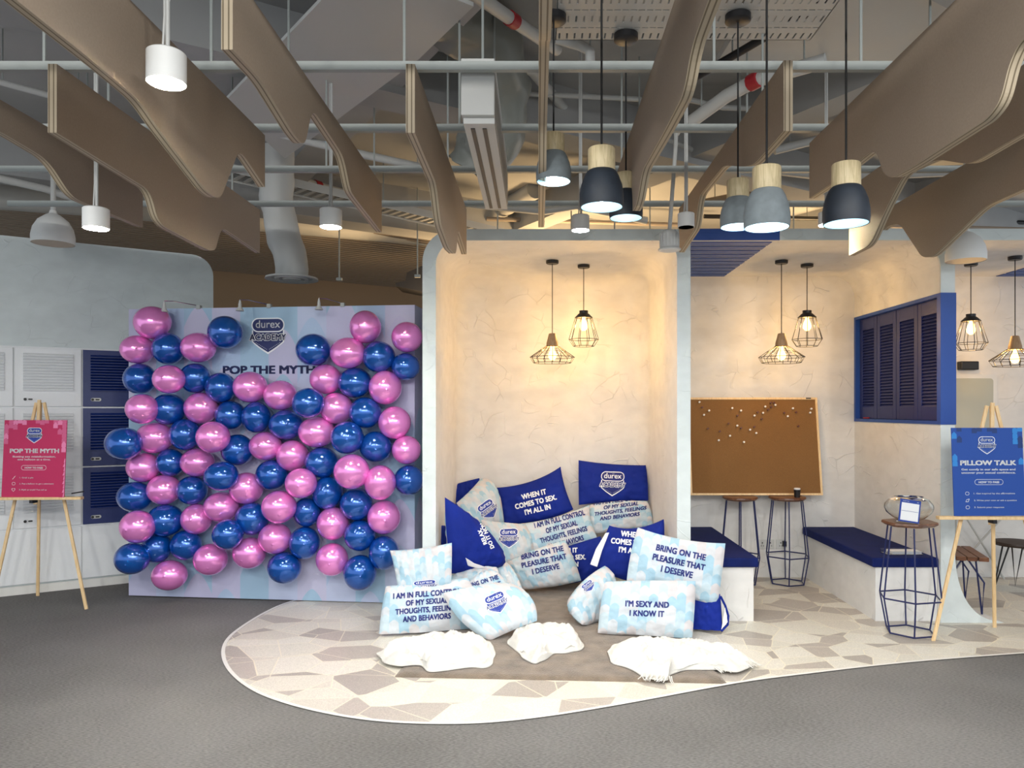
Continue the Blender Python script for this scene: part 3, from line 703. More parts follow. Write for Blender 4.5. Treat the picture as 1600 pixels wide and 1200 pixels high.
# ================================================================== EASELS WITH POSTERS
def easel(apex, feet, tray, tw, lab, board):
    t = thing('wooden_easel', lab, 'easel', (apex.x, (feet[0].y+feet[2].y)/2, 0))
    for i, f in enumerate(feet):
        obj('leg', MB().bar(apex+Vector(((-.03, .03, 0)[i], 0, 0)), f, .022, .014, up=(0, 1, 0)), PINE, t, bevel=.002)
    obj('mast', MB().bar(tray+Vector((0, .02, -.06)), apex+Vector((0, -.012, .02)), .024, .014, up=(0, 1, 0)), PINE, t, bevel=.002)
    obj('tray', MB().box(-tw/2, tw/2, -.035, .012, -.02, 0, M=Matrix.Translation(tray) @ Matrix.Rotation(board, 4, 'Z')), PINE, t, bevel=.002)
    obj('tray_clip', MB().box(-.012, .012, -.03, .03, -.045, -.021, M=Matrix.Translation(tray)), BLK, t)
    return t
def poster(c0, w, h, rz, tilt, bg, lab, title, sub, steps, pats, seed, red):
    M = Matrix.Translation(c0) @ Matrix.Rotation(rz, 4, 'Z') @ Matrix.Rotation(tilt, 4, 'X')
    t = thing('poster_board', lab, 'poster', c0)
    mb = MB().box(-w/2, w/2, 0, .006, 0, h, M=M); obj('board', mb, bg, t)
    fn = lambda x, y, hh: M @ Vector((x, -hh, y))
    rn = random.Random(seed); items = []; cw = w/14; ch = .036
    for i in range(14):
        for j in range(8):
            x = -w/2+(i+.5)*cw; y = h-(j+.5)*ch+(.5 if i % 2 else 0)*ch*.6
            ex = x/(w*.46); ey = (y-(h-.19))/.165
            if ex*ex+ey*ey < 1.0 or y < h-.24 or (abs(x) < w*.33 and y < h-.1) or rn.random() < (.40): continue
            yb_ = y-ch/2; yt = min(y+ch*.80, h)
            if yb_ > h-.008: continue
            ys_ = min(y+ch*.3, h)
            items.append((poly_item([(x-cw/2, yb_), (x+cw/2, yb_), (x+cw/2, ys_), (x, yt), (x-cw/2, ys_)]), rn.randint(0, 1)))
    if red:
        for j in range(9):
            y = h*.5-j*.032; items.append((poly_item([(w/2-.012-.006*(j % 2), y-.03), (w/2, y-.03), (w/2, y), (w/2-.006, y)]), 0))
    for sd in (-1, 1):
        decal('arch_pattern', [it for it in items if (it[0][0][0][0]+.001)*sd > 0], fn, pats, t, base=.0008, eps=.00003)
    ly = h-.115
    decal('logo', [(xf(it, .125, .125, -.005, ly), mi) for it, mi in logo_layers()], fn, [INK if red else POSTB, WHITE_INK, SHIELD if red else POSTB], t, base=.0016, eps=.0004, layers=LOGO_L)
    tx = []
    tx.append((xf(fitw(text2d(title, .06), w*.79, .031), 1, 1, 0, h*.575), 0))
    tx.append((xf(fitw(text2d(sub[0], .035), w*.80*sub[2], .0135), 1, 1, 0, h*.515), 0))
    tx.append((xf(fitw(text2d(sub[1], .035), w*.80*sub[3], .0135), 1, 1, 0, h*.478), 0))
    o_, i_ = rrect(w*.40, .036, .018), rrect(w*.40-.004, .032, .016)
    tx.append((xf(ring_item(o_, i_), 1, 1, 0, h*.382), 0))
    tx.append((xf(fitw(text2d('HOW TO PASS', .05), w*.29, .013), 1, 1, 0, h*.370), 0))
    for j, (s_, k_) in enumerate(steps):
        it = fitw(text2d(s_, .025), w*k_, .010); x_ = -w*.22+w*k_/2
        tx.append((xf(it, 1, 1, x_, h*(.245-j*.078)), 0))
        c_ = (-w*.31, h*(.253-j*.078))
        if red and j == 0: tx.append((poly_item([(c_[0]-.012, c_[1]-.012), (c_[0]-.010, c_[1]-.014), (c_[0]+.012, c_[1]+.012), (c_[0]+.009, c_[1]+.013)]), 0))
        elif red and j == 2:
            hp = [(.016*math.sin(a)**3, .001*(13*math.cos(a)-5*math.cos(2*a)-2*math.cos(3*a)-math.cos(4*a))) for a in [2*PI*q/20 for q in range(20)]]
            tx.append((xf(ring_item(hp, [(x*.78, y*.78) for x, y in hp]), .9, .9, *c_), 0))
        elif (not red) and j == 1: tx.append((xf(ring_item([(-.013, -.010), (.006, -.010), (.014, .011), (-.006, .006)], [(-.010, -.007), (.004, -.008), (.010, .008), (-.005, .004)]), 1, 1, *c_), 0))
        else: tx.append((xf(ring_item(rrect(.026, .022, .010), rrect(.022, .018, .008)), 1, 1, *c_), 0))
    nm = ['title_text', 'subtitle_text', 'subtitle_text', 'button_outline', 'button_text']+['step_text', 'step_icon']*3
    for n_, it in zip(nm, tx): decal(n_, [it], fn, [WHITE_INK], t, base=.0016)
    return M
# left: pink sign
tp = P(51.5, 778, 5.60)
apex = P(63, 629, 5.72)
easel(apex, [G(-14, 951), G(135, 952), G(59, 931)], P(54, 776, 5.56)+Vector((0, -.012, 0)), .72, 'pale pine tripod easel standing before the lockers, holding the pink sign', .06)
poster(P(51, 777, 5.53), .476, .578, -.02, -.06, POSTR, 'pink sign reading POP THE MYTH, on the easel before the lockers', 'POP THE MYTH', ('Busting sex misinformation,', 'one balloon at a time.', .86, .66),
       [('1. Grab a pin', .22), ('2. Pop a balloon to get a statement', .55), ('3. Myth or truth? You tell us', .44)], [PINK1, PINK2], 3, True)
mb = MB().tube([P(112, 771, 5.54), P(131, 768, 5.52)], .005); o = center_origin(obj('pen', mb, BLK)); tag(o, 'thin black pen lying on the tray of the pink sign easel', 'pen')
# right: blue sign
apex = P(1549, 634, 4.96)
easel(apex, [G(1458, 1002), G(1650, 1004), G(1554, 981)], P(1549, 806, 4.85)+Vector((0, -.012, 0)), .72, 'pale pine tripod easel at the right edge, holding the blue sign', -.03)
poster(P(1547, 806, 4.825), .475, .575, .03, -.06, POSTB, 'blue sign reading PILLOW TALK, on the easel at the right edge', 'PILLOW TALK', ('Get comfy in our safe space and', 'uncover your sexual confidence.', .95, .95),
       [('1. Get inspired by the affirmations', .58), ('2. Write your own or ask a question', .60), ('3. Submit your response', .42)], [PB1, PB2], 8, False)

# ================================================================== CEILING BAFFLES, RAILS, SERVICES
ZB = 2.88
def baffle(X, bottom, label, th=.036):
    bottom = sorted(bottom); pts = [bottom[0]]
    for a, b, c in zip(bottom, bottom[1:], bottom[2:]):
        va, vb, vc = Vector(a), Vector(b), Vector(c); la, lc = (va-vb).length, (vc-vb).length
        r_ = min(.075, la*.46, lc*.46); p0 = vb+(va-vb)/la*r_; p2 = vb+(vc-vb)/lc*r_
        for q in range(7):
            t_ = q/6; w_ = p0*(1-t_)**2+vb*2*t_*(1-t_)+p2*t_*t_; pts.append((w_.x, w_.y))
    pts.append(bottom[-1])
    poly = pts+[(pts[-1][0], ZB), (pts[0][0], ZB)]
    yc = (pts[0][0]+pts[-1][0])/2
    mb = MB().prism(poly, X-th/2, X+th/2, lambda p, q, a: (a, p, q), 0, 1)
    o = center_origin(obj('ceiling_baffle', mb, [MDF, PLY]), (X, yc, ZB-.3))
    tag(o, label, 'ceiling baffle', 'wavy ceiling baffles')
baffle(-2.41, [(1.2, 2.6), (2.2, 2.6), (2.6, 2.72), (3.31, 2.738), (3.61, 2.72), (3.80, 2.59), (4.48, 2.605)], 'wavy taupe ceiling baffle at the far left, above the white dome lamp')
baffle(-1.39, [(1.2, 2.6), (1.946, 2.578), (2.3, 2.575), (2.55, 2.565), (2.667, 2.52), (3.08, 2.40), (3.2, 2.41), (3.40, 2.70), (3.72, 2.62)], 'wavy taupe ceiling baffle behind the nearest bright downlight')
baffle(-1.937, [(2.95, 2.605), (3.523, 2.589), (3.656, 2.586), (3.729, 2.468), (3.80, 2.44), (4.33, 2.43), (4.404, 2.45), (4.49, 2.61), (5.108, 2.583)], 'wavy taupe ceiling baffle, second from the left, ending above the backdrop')
baffle(-.975, [(2.32, 2.63), (2.559, 2.64), (2.902, 2.58), (3.04, 2.58), (3.14, 2.78), (3.644, 2.75), (3.78, 2.62), (3.88, 2.61), (4.54, 2.59)], 'wavy taupe ceiling baffle ending above the duct diffuser')
baffle(-.508, [(2.95, 2.605), (3.58, 2.594), (3.748, 2.44), (4.13, 2.40), (4.44, 2.43), (4.58, 2.62), (5.10, 2.571)], 'wavy taupe ceiling baffle above the top left corner of the niche')
baffle(.022, [(1.2, 2.6), (2.2, 2.6), (2.45, 2.72), (3.2, 2.72), (3.4, 2.6), (4.48, 2.605)], 'wavy ceiling baffle seen edge on behind the leftmost grey pendant')
baffle(.48, [(1.2, 2.62), (2.0, 2.61), (2.22, 2.59), (2.34, 2.50), (2.70, 2.516), (3.26, 2.555), (3.44, 2.46), (3.62, 2.46), (3.8, 2.6), (4.35, 2.6)], 'wavy taupe ceiling baffle right of the two charcoal pendants')
baffle(.99, [(2.92, 2.6), (3.32, 2.60), (3.5, 2.65), (3.86, 2.775), (4.45, 2.785), (4.55, 2.62), (5.08, 2.58)], 'wavy taupe ceiling baffle ending over the niche top right corner')
baffle(1.426, [(1.2, 2.6), (1.9, 2.6), (2.167, 2.57), (2.208, 2.53), (2.25, 2.44), (2.316, 2.41), (2.782, 2.41), (2.94, 2.42), (3.01, 2.46), (3.08, 2.59), (3.565, 2.583), (3.83, 2.594)], 'largest wavy taupe ceiling baffle at the upper right of the photo')
baffle(1.96, [(1.2, 2.6), (2.0, 2.6), (2.99, 2.605), (3.32, 2.60), (3.6, 2.72), (3.92, 2.75), (4.12, 2.62), (4.32, 2.46), (4.61, 2.46)], 'wavy taupe ceiling baffle with a pale lit tip beside the rightmost charcoal pendant')
baffle(2.42, [(1.5, 2.6), (2.6, 2.6), (3.68, 2.59), (3.97, 2.59), (4.39, 2.46), (4.5, 2.43), (4.62, 2.45), (4.91, 2.74), (5.08, 2.76), (5.15, 2.75)], 'wavy taupe ceiling baffle in front of the right white dome lamp')

for i, (y, nm) in enumerate(((1.65, None), (2.33, None), (3.02, 'nearest'), (3.68, 'second nearest'), (4.31, 'third nearest'), (5.03, 'farthest'))):
    if nm is None and i == 0: continue
    lab = '%s grey cross rail carrying the ceiling baffles' % (nm or 'out of view')
    t = thing('ceiling_rail', lab if nm else 'grey cross rail over the camera side of the baffles', 'rail', (0, y, ZB), 0, 'baffle rails')
    mb = MB().box(-3.6, 4.2, y-.014, y+.014, ZB+.003, ZB+.012).box(-3.6, 4.2, y-.014, y-.006, ZB+.012, ZB+.038).box(-3.6, 4.2, y+.006, y+.014, ZB+.012, ZB+.038)
    obj('channel', mb, RAILM, t)
    rn = random.Random(i)
    for x in [-3.1, -2.15, -1.2, -.42, .62, 1.25, 2.1, 3.0, 3.8]:
        x += rn.uniform(-.15, .15)
        obj('hanger_rod', MB().tube([(x, y, ZB+.01), (x, y, ZC)], .006, 6), RAILM, t)

def pipe(name, pts, r, m_, label, cat, red=(), n=12, bump=0):
    p0 = Vector(pts[0]); t = thing(name, label, cat, p0)
    pts2 = [Vector(p) for p in pts]
    obj('pipe', MB().tube(pts2, r, n), m_, t, smooth=True)
    for k, f in red:
        a, b = pts2[k], pts2[k+1]; c = a.lerp(b, f); d = (b-a).normalized()
        obj('coupling', MB().tube([c-d*.035, c+d*.035], r*1.18, n), RED, t, smooth=True)
    for k, f in ((0, .3), (len(pts2)-2, .7)):
        c = pts2[k].lerp(pts2[k+1], f)
        obj('hanger_rod', MB().tube([c, (c.x, c.y, ZC)], .005, 6), RAILM, t)
    return t
pipe('sprinkler_pipe', [P(690, -45, 3.3), P(803, 33, 3.9), P(870, 78, 4.5)], .034, SERV, 'white sprinkler pipe with a red coupling, left of the perforated tray', 'pipe', [(0, .97)])
pipe('sprinkler_pipe', [P(1080, 190, 4.6), P(1135, 150, 4.4), P(1182, 125, 4.2), P(1290, 95, 4.0)], .040, SERV, 'white sprinkler pipe with a red coupling, behind the grey pendants', 'pipe', [(1, .95)])
pipe('sprinkler_pipe', [P(400, 262, 6.6), P(500, 292, 7.2), P(640, 330, 8.4)], .045, SERV, 'white pipe with a red coupling, behind the rail above the small downlight', 'pipe', [(0, .95)])
pipe('ceiling_pipe', [P(800, 145, 5.2), P(1000, 155, 5.3), P(1060, 210, 5.2)], .018, SERV, 'thin white pipe running level behind the two charcoal pendants', 'pipe')
pipe('ceiling_pipe', [P(540, -20, 3.6), P(640, 40, 4.0), P(830, 110, 4.9), P(900, 190, 5.8)], .035, SERV, 'pale pipe crossing under the wrinkled duct sleeve', 'pipe')
pipe('ceiling_pipe', [P(870, 60, 3.9), P(905, 70, 3.9), P(922, 80, 3.9), P(922, 105, 3.9)], .028, SERV, 'short bent white pipe stub under the perforated tray', 'pipe')
pipe('ceiling_pipe', [P(420, 205, 5.2), P(560, 240, 5.4), P(690, 268, 5.7)], .03, SERV, 'white pipe sloping behind the baffle above the diffuser', 'pipe')
pipe('ceiling_pipe', [P(-40, 270, 5.6), P(70, 295, 5.9), P(190, 335, 6.4)], .03, SERV, 'white pipe at the left edge behind the leftmost baffle', 'pipe')
pipe('ceiling_pipe', [P(1100, 250, 6.4), P(1300, 275, 6.6), P(1600, 262, 6.8)], .05, SERV, 'thick grey pipe passing behind the right baffles', 'pipe')
pipe('air_duct', [P(-60, 300, 6.9), P(160, 318, 7.6), P(420, 345, 9.0), P(700, 372, 10.8)], .14, SERV, 'long grey round air duct over the lockers', 'duct')
pipe('air_duct', [P(730, 268, 8.2), P(900, 300, 8.8), P(1010, 330, 9.6), P(1120, 332, 9.8)], .13, SERV, 'grey round air duct above the niche', 'duct')
pipe('air_duct', [P(1130, 290, 8.8), P(1400, 270, 9.0), P(1680, 330, 9.0)], .15, SERV, 'grey round air duct above the right hand booths', 'duct')
pipe('black_pipe', [P(880, 330, 8.3), P(895, 300, 8.3), P(870, 285, 8.3)], .06, BLK, 'bent black pipe above the niche top', 'pipe')
pipe('ceiling_pipe', [P(1085, 122, 4.3), P(1310, -8, 3.6)], .022, BLK, 'dark bar put in as the shadow strip slanting up right behind the pendant cords', 'pipe')  # no real pipe: dark bar modelling the shaded gap in the ceiling
pipe('ceiling_pipe', [P(880, 148, 5.6), P(1010, 205, 5.9), P(1120, 250, 6.3)], .022, SERV, 'thin white strut sloping down behind the two charcoal pendants', 'pipe')
pipe('ceiling_pipe', [P(1010, 140, 5.4), P(1130, 168, 5.4), P(1260, 172, 5.5)], .02, SERV, 'thin white conduit crossing behind the two right grey pendants', 'pipe')
pipe('ceiling_pipe', [P(-30, 120, 4.6), P(80, 150, 4.8), P(140, 170, 5.0)], .02, SERV, 'thin white conduit at the upper left edge', 'pipe')
pipe('ceiling_pipe', [P(1210, 235, 6.0), P(1290, 215, 6.0), P(1400, 190, 6.0)], .035, SERV, 'pale pipe rising to the right behind the largest baffle', 'pipe')
# thin warm lit service lines above the booths
for i, (x0_, x1_, y_, d_) in enumerate(((740, 1100, 300, 9.0), (760, 1090, 342, 8.5), (1100, 1620, 338, 8.6), (1380, 1700, 352, 7.8))):
    pipe('conduit', [P(x0_, y_, d_), P(x1_, y_+10, d_+.4)], .025, DECK if i % 2 else BLK, ('upper thin conduit above the niche', 'lower thin conduit above the niche', 'long thin conduit above the corkboard booth', 'thin conduit above the whiteboard booth')[i], 'conduit')
pipe('ceiling_pipe', [P(730, 318, 7.2), P(850, 330, 7.4), P(900, 322, 7.4), P(1010, 345, 7.6)], .04, SERV, 'wavy pale pipe just above the niche top', 'pipe')
pipe('ceiling_pipe', [P(1090, 318, 7.6), P(1180, 300, 7.6), P(1260, 318, 7.8)], .035, DECK, 'brownish pipe behind the grey pendants', 'pipe')
pipe('air_duct', [P(740, 350, 9.2), P(800, 318, 8.4), P(836, 296, 7.9)], .10, SERV, 'crumpled pale duct branch rising above the left of the niche', 'duct')
for i, (x, y) in enumerate(((-.4, 7.4), (.35, 7.7), (.75, 7.2), (1.2, 7.9), (2.1, 7.5), (2.7, 7.8), (3.3, 7.3), (4.4, 7.6), (-2.2, 8.2), (-1.3, 8.0))):
    o = center_origin(obj('hanger_rod', MB().tube([(x, y, 2.95), (x, y, ZC)], .008, 6).box(x-.03, x+.03, y-.02, y+.02, 2.93, 2.96), RAILM))
    tag(o, 'thin grey hanger rod in the zone behind the booths', 'hanger', 'hanger rods behind the booths')
# big flexible duct
path = [P(600, -90, 3.8), P(690, 10, 4.1), P(750, 60, 4.4), P(780, 125, 4.7), P(778, 190, 4.85), P(755, 240, 4.95), P(738, 270, 5.0)]
def spline(pts, n=10):
    out = []; k = len(pts)
    for i in range(k-1):
        p0, p1, p2, p3 = pts[max(i-1, 0)], pts[i], pts[i+1], pts[min(i+2, k-1)]
        for j in range(n):
            t = j/n; out.append(.5*((2*p1)+(-p0+p2)*t+(2*p0-5*p1+4*p2-p3)*t*t+(-p0+3*p1-3*p2+p3)*t**3))
    out.append(pts[-1]); return out
sp = spline(path, 14)
mb = MB().tube(sp, [.19+.012*math.sin(i*.23) for i in range(len(sp))], 36)
for i, v in enumerate(mb.v): mb.v[i] = v+Vector((1, .5, 1))*(.040*noise.noise(v*4)+.022*noise.noise(v*11)+.006*noise.noise(v*30))
o = center_origin(obj('flexible_duct', mb, FOIL, smooth=True)); tag(o, 'wrinkled grey flexible duct sleeve curving down behind the linear air diffuser', 'duct')
# soffit boards seen in the gaps
def slab(name, pts, z0, z1, m_, label, cat='ceiling panel'):
    mb = MB().prism(pts, z0, z1, lambda p, q, a: (p, q, a)); o = center_origin(obj(name, mb, m_)); tag(o, label, cat)
def zp(px, py, z): 
    Y = (z-EYE)*F/(CY-py); return ((px-CX)/F*Y, Y)
slab('soffit_board', [zp(560, -60, 3.42), zp(740, 10, 3.42), zp(655, 92, 3.42), zp(445, 248, 3.42), zp(350, 160, 3.42)], 3.42, 3.44, SERV, 'large pale angled soffit board behind the tallest left baffle')
slab('soffit_board', [zp(1240, -80, 3.55), zp(1800, -80, 3.55), zp(1500, 110, 3.55), zp(1120, 112, 3.55)], 3.60, 3.65, SERV, 'large pale soffit board right of the perforated tray')
# perforated tray
t = thing('perforated_tray', 'pale perforated metal tray overhead carrying the pendant canopies', 'tray', (.75, 3.2, 3.37))
xa_, xb_, ya_, yb_ = .09, 1.38, 2.3, 3.74
nx, ny = 34, 18; mb = MB(); vs = []; fs = []; dx = (xb_-xa_)/nx; dy = (yb_-ya_)/ny
for j in range(ny):
    for i in range(nx):
        x = xa_+i*dx; y = ya_+j*dy
        if j % 2: hx0, hx1, hy0, hy1 = x+dx*.38, x+dx*.62, y+dy*.15, y+dy*.85
        else: hx0, hx1, hy0, hy1 = x+dx*.12, x+dx*.88, y+dy*.44, y+dy*.56
        k = len(vs); vs += [(x, y, 3.37), (x+dx, y, 3.37), (x+dx, y+dy, 3.37), (x, y+dy, 3.37), (hx0, hy0, 3.37), (hx1, hy0, 3.37), (hx1, hy1, 3.37), (hx0, hy1, 3.37)]
        fs += [[k, k+1, k+5, k+4], [k+1, k+2, k+6, k+5], [k+2, k+3, k+7, k+6], [k+3, k, k+4, k+7]]
mb.add(vs, fs)
tr = obj('perforated_sheet', mb, SERV, t); tr.data.validate()
bm = bmesh.new(); bm.from_mesh(tr.data); bmesh.ops.remove_doubles(bm, verts=bm.verts, dist=1e-5); bm.to_mesh(tr.data); bm.free()
md = tr.modifiers.new('solid', 'SOLIDIFY'); md.thickness = .004; md.offset = 1
mb = MB().box(xa_, xb_, yb_-.004, yb_, 3.37, 3.42).box(xb_-.004, xb_, ya_, yb_, 3.37, 3.42).box(xa_, xa_+.004, ya_, yb_, 3.37, 3.42)
obj('tray_lip', mb, SERV, t)
for x, y in ((xa_+.1, yb_-.1), (xb_-.1, yb_-.1), (xa_+.1, ya_+.1), (xb_-.1, ya_+.1)): obj('hanger_rod', MB().tube([(x, y, 3.375), (x, y, ZC)], .006, 6), RAILM, t)
# cable tray on the left
a = P(330, 272, 6.0); b = P(585, 328, 7.1); d = (b-a).normalized()
t = thing('cable_tray', 'white slotted cable tray behind the rails left of the diffuser', 'cable tray', a)
a2 = a-d*.9; b2 = b+d*1.8; a2.z = b2.z = 3.42; n_ = Vector((d.y, -d.x, 0)).normalized()
mb = MB().bar(a2, b2, .006, .07).bar(a2+n_*.24, b2+n_*.24, .006, .07); obj('side_rail', mb, SERV, t)
mb = MB(); ln = (b2-a2).length
for i in range(int(ln/.09)):
    c = a2+(b2-a2)*(i*.09/ln); mb.bar(c+Vector((0, 0, -.02)), c+n_*.24+Vector((0, 0, -.02)), .035, .004)
obj('rung', mb, SERV, t)
obj('black_cable', MB().tube([a2+n_*.12+Vector((0, 0, .02)), b2+n_*.12+Vector((0, 0, .02))], .022), BLK, t)
for f in (.2, .6): c = a2.lerp(b2, f); obj('hanger_rod', MB().tube([c, (c.x, c.y, ZC)], .006, 6), RAILM, t)
# linear slot diffuser box
t = thing('linear_air_diffuser', 'long white air conditioning box with two black slots above the niche', 'air diffuser', (-.245, 3.7, 2.7))
xa_, xb_ = -.318, -.178
obj('box', MB().box(xa_, xb_, 3.06, 4.42, 2.72, 2.955), SERV, t, bevel=.004)
obj('face_plate', MB().box(xa_+.008, xb_-.002, 3.09, 4.41, 2.695, 2.722), SERV, t)
for x in (-.275, -.225): obj('slot', MB().box(x-.009, x+.009, 3.14, 4.38, 2.692, 2.696), BLK, t)
for y in (3.3, 4.2): obj('hanger_rod', MB().tube([(-.245, y, 2.95), (-.245, y, ZC)], .006, 6), RAILM, t)
# round duct and ceiling diffuser
t = thing('round_diffuser', 'round white ceiling diffuser on a wrinkled duct sleeve above the backdrop', 'air diffuser', P(456, 437, 5.9))
c = P(456, 437, 5.9)
mb = MB().tube(spline([c+Vector((-.12, 0, 1.05)), c+Vector((-.12, 0, .62)), c+Vector((-.07, 0, .35)), c+Vector((0, 0, .14)), c+Vector((0, 0, .03))], 8), .125, 28)
for i, v in enumerate(mb.v): mb.v[i] = v+Vector((1, .5, .3))*(.022*noise.noise(v*8))
obj('duct_sleeve', mb, SERV, t, smooth=True)
for dx in (-.16, -.08): obj('hanger_rod', MB().tube([c+Vector((dx, 0, .7)), (c.x+dx, c.y, ZC)], .006, 6), RAILM, t)
mb = MB().lathe([(.12, .03), (.20, .015), (.205, .0), (.16, .004), (.155, .018), (.13, .018), (.13, 0), (.10, 0), (.10, .018), (.07, .018), (.07, -.003), (1e-4, -.003)], c, 36)
obj('diffuser_rings', mb, SERV, t, smooth=True)
# dark board fixed on the far wall
mb = MB().prism([(0, 0), (1.0, -.12), (1.0, .42), (.35, .25), (.3, .1), (0, .06)], 0, .5, lambda p, q, a: P(618, 447, 9.6)+Vector((p*.42, a, q*.7)))
tag(center_origin(obj('hanging_screen_mount', mb, BLK)), 'dark angular mount jutting out behind the left edge of the niche', 'mount')

# ================================================================== LAMPS
def dome(px, py, Y, wpx, label, cordtop):
    c = P(px, py, Y); r_ = wpx/2*Y/F; t = thing('dome_lamp', label, 'lamp', c)
    k = r_/.15
    obj('dome_shade', MB().lathe([(.148*k, .0), (.15*k, .004), (.150*k, .06*k), (.138*k, .12*k), (.105*k, .18*k), (.05*k, .225*k), (.03*k, .235*k), (.022*k, .26*k), (1e-4, .26*k)], c, 32, open0=True), BALW, t, smooth=True)
    obj('lamp_face', MB().lathe([(1e-4, .012), (.14*k, .012), (.146*k, .002)], c, 32), DISCF, t)
    obj('stem', MB().tube([c+Vector((0, 0, .25*k)), (c.x, c.y, cordtop)], .018*k), SERV, t)
DISCF = mat('matt_lamp_face', (.55, .45, .35), .6)
dome(83, 381, 5.7, 60, 'white dome lamp on a stem at the left, above the plaster wall', ZC)
dome(1509, 408, 5.0, 58, 'white dome lamp at the right, under the last baffle', ZC)

def downlight(px, py, Y, wpx, power, label, top=ZC, tilt=0, on=True, dm=None):
    c = P(px, py, Y); r_ = wpx/2*Y/F; k = r_/.06
    t = thing('ceiling_downlight', label, 'downlight', c, 0, 'white cylinder downlights')
    obj('housing', MB().lathe([(.052*k, -.0), (.060*k, -.0), (.060*k, .095*k), (.054*k, .10*k), (1e-4, .10*k)], c, 32), BALW, t, smooth=True)
    obj('lens', MB().lathe([(1e-4, -.002), (.055*k, -.002)], c, 32), (dm or DISCY) if on else BALW, t)
    obj('cord', MB().tube([c+Vector((.004, 0, .1*k)), (c.x+.004, c.y, top)], .007), SERV, t)
    obj('cord', MB().tube([c+Vector((-.012, 0, .1*k)), c+Vector((-.006, 0, .22*k)), (c.x-.008, c.y, top)], .004), SERV, t)
    if on and power: light('SPOT', c+Vector((0, 0, -.012)), power, COOL, r_, c+Vector((0, 0, -1)), 120, t)
    return t
K = .34
downlight(260, 130, 2.4, 58, 70*K, 'large bright white cylinder downlight, nearest of all, at the upper left', top=3.5)
downlight(150, 357, 3.65, 38, 60*K, 'bright white cylinder downlight beside the left dome lamp', top=ZC)
downlight(517, 355, 4.35, 34, 60*K, 'bright white cylinder downlight right of the round duct diffuser')
downlight(907, 360, 4.7, 28, 40*K, 'small bright downlight below the larger charcoal pendant', dm=DISC)
downlight(1291, 352, 4.6, 24, 30*K, 'small downlight half hidden behind the rightmost charcoal pendant')
downlight(1072, 355, 4.2, 26, 0, 'unlit white cylinder spotlight on a curved cable over the niche top right', on=False)
c = P(1046, 391, 4.4); t = thing('track_spotlight', 'unlit ribbed white spotlight hanging before the niche top right corner', 'spotlight', c)
mb = MB().lathe([(.066, 0), (.068, .006), (.055, .014), (.052, .10), (.04, .115), (1e-4, .115)], c, 28)
obj('housing', mb, SERV, t, smooth=True)
mb = MB()
for i in range(16):
    a = 2*PI*i/16; mb.bar(c+Vector((.055*math.cos(a), .055*math.sin(a), .02)), c+Vector((.055*math.cos(a), .055*math.sin(a), .095)), .008, .004)
obj('cooling_fins', mb, SERV, t); obj('lens', MB().lathe([(1e-4, -.004), (.055, -.004), (.062, .0)], c, 24), BALW, t)
obj('stem', MB().tube([c+Vector((0, 0, .11)), P(1056, 225, 4.4), (P(1060, 225, 4.4).x, 4.4, ZC)], .012), SERV, t)

# the rest of the room's downlights, behind and beside the camera
base = downlight(260, 130, 2.4, 58, 0, 'x')
bpy.data.objects.remove
for ch in list(base.children): bpy.data.objects.remove(ch)
bpy.data.objects.remove(base)
k_ = 0
for (x, y) in ((-3.3, 1.3), (-1.9, .4), (-.7, .2), (.6, .3), (1.9, .6), (3.4, 1.4), (-2.6, -1.3), (-1.2, -1.6), (.1, -1.7), (1.4, -1.5), (3.0, -.9)):
    t = thing('ceiling_downlight', 'white cylinder downlight over the camera side of the room', 'downlight', (x, y, 3.1), 0, 'downlights over the camera side')
    c = Vector((x, y, 3.1))
    obj('housing', MB().lathe([(.07, 0), (.078, 0), (.078, .12), (1e-4, .12)], c, 20), BALW, t, smooth=True)
    obj('lens', MB().lathe([(1e-4, -.045), (.03, -.042), (.055, -.025), (.068, -.002)], c, 20), DISC, t)
    obj('cord', MB().tube([c+Vector((0, 0, .12)), (x, y, ZC)], .006, 6), SERV, t)
    light('SPOT', c+Vector((0, 0, -.105)), 36, COOL, .05, c+Vector((0, .3, -1)), 178, t)

LB = emis('lamp_bulb', (.93, .97, 1), 18); LBB = emis('lamp_bulb_dim', (.93, .97, 1), 5)
def pendant(px, rimy, Y, kind, canz, power, label, soft=.05):
    c = P(px, rimy, Y); k = 1.0; col = CONB if kind == 'b' else CONG
    t = thing('concrete_pendant', label, 'pendant lamp', c, 0, 'large concrete and wood pendants')
    pr = [(.0775, 0), (.0815, .0), (.0835, .02), (.083, .05), (.077, .085), (.066, .115), (.057, .132), (.050, .138)]
    obj('shade', MB().lathe(pr+[(1e-4, .14)], c, 40, open0=True), col, t, smooth=True)
    obj('lining', MB().lathe([(.0775, .0005), (.0785, .02), (.078, .05), (.070, .085), (.05, .115), (1e-4, .12)], c, 40, open0=True), LINING, t, smooth=True)
    obj('wood_neck', MB().lathe([(.050, .136), (.0515, .14), (.0515, .218), (.049, .222), (1e-4, .222)], c, 40), ASH, t, smooth=True)
    obj('cord', MB().tube([c+Vector((0, 0, .22)), (c.x, c.y, canz)], .0042, 8), CORD, t)
    obj('canopy', MB().lathe([(1e-4, -.036), (.052, -.036), (.060, -.03), (.060, -.001), (1e-4, -.001)], (c.x, c.y, canz), 32), BLK, t, smooth=True)
    b = obj('bulb', MB().lathe([(1e-4, .012), (.018, .016), (.028, .035), (.024, .06), (.014, .09), (1e-4, .095)], c+Vector((0, 0, .01)), 20), LB if kind == 'g' else LBB, t, smooth=True)
    light('SPOT', c+Vector((0, 0, .012)), power, COOL, .03, c+Vector((0, 0, -1)), 125, t)
zc_ = 3.368
pendant(865, 284, 3.50, 'g', zc_, 11, 'grey concrete pendant with wood neck, leftmost of the pendants')
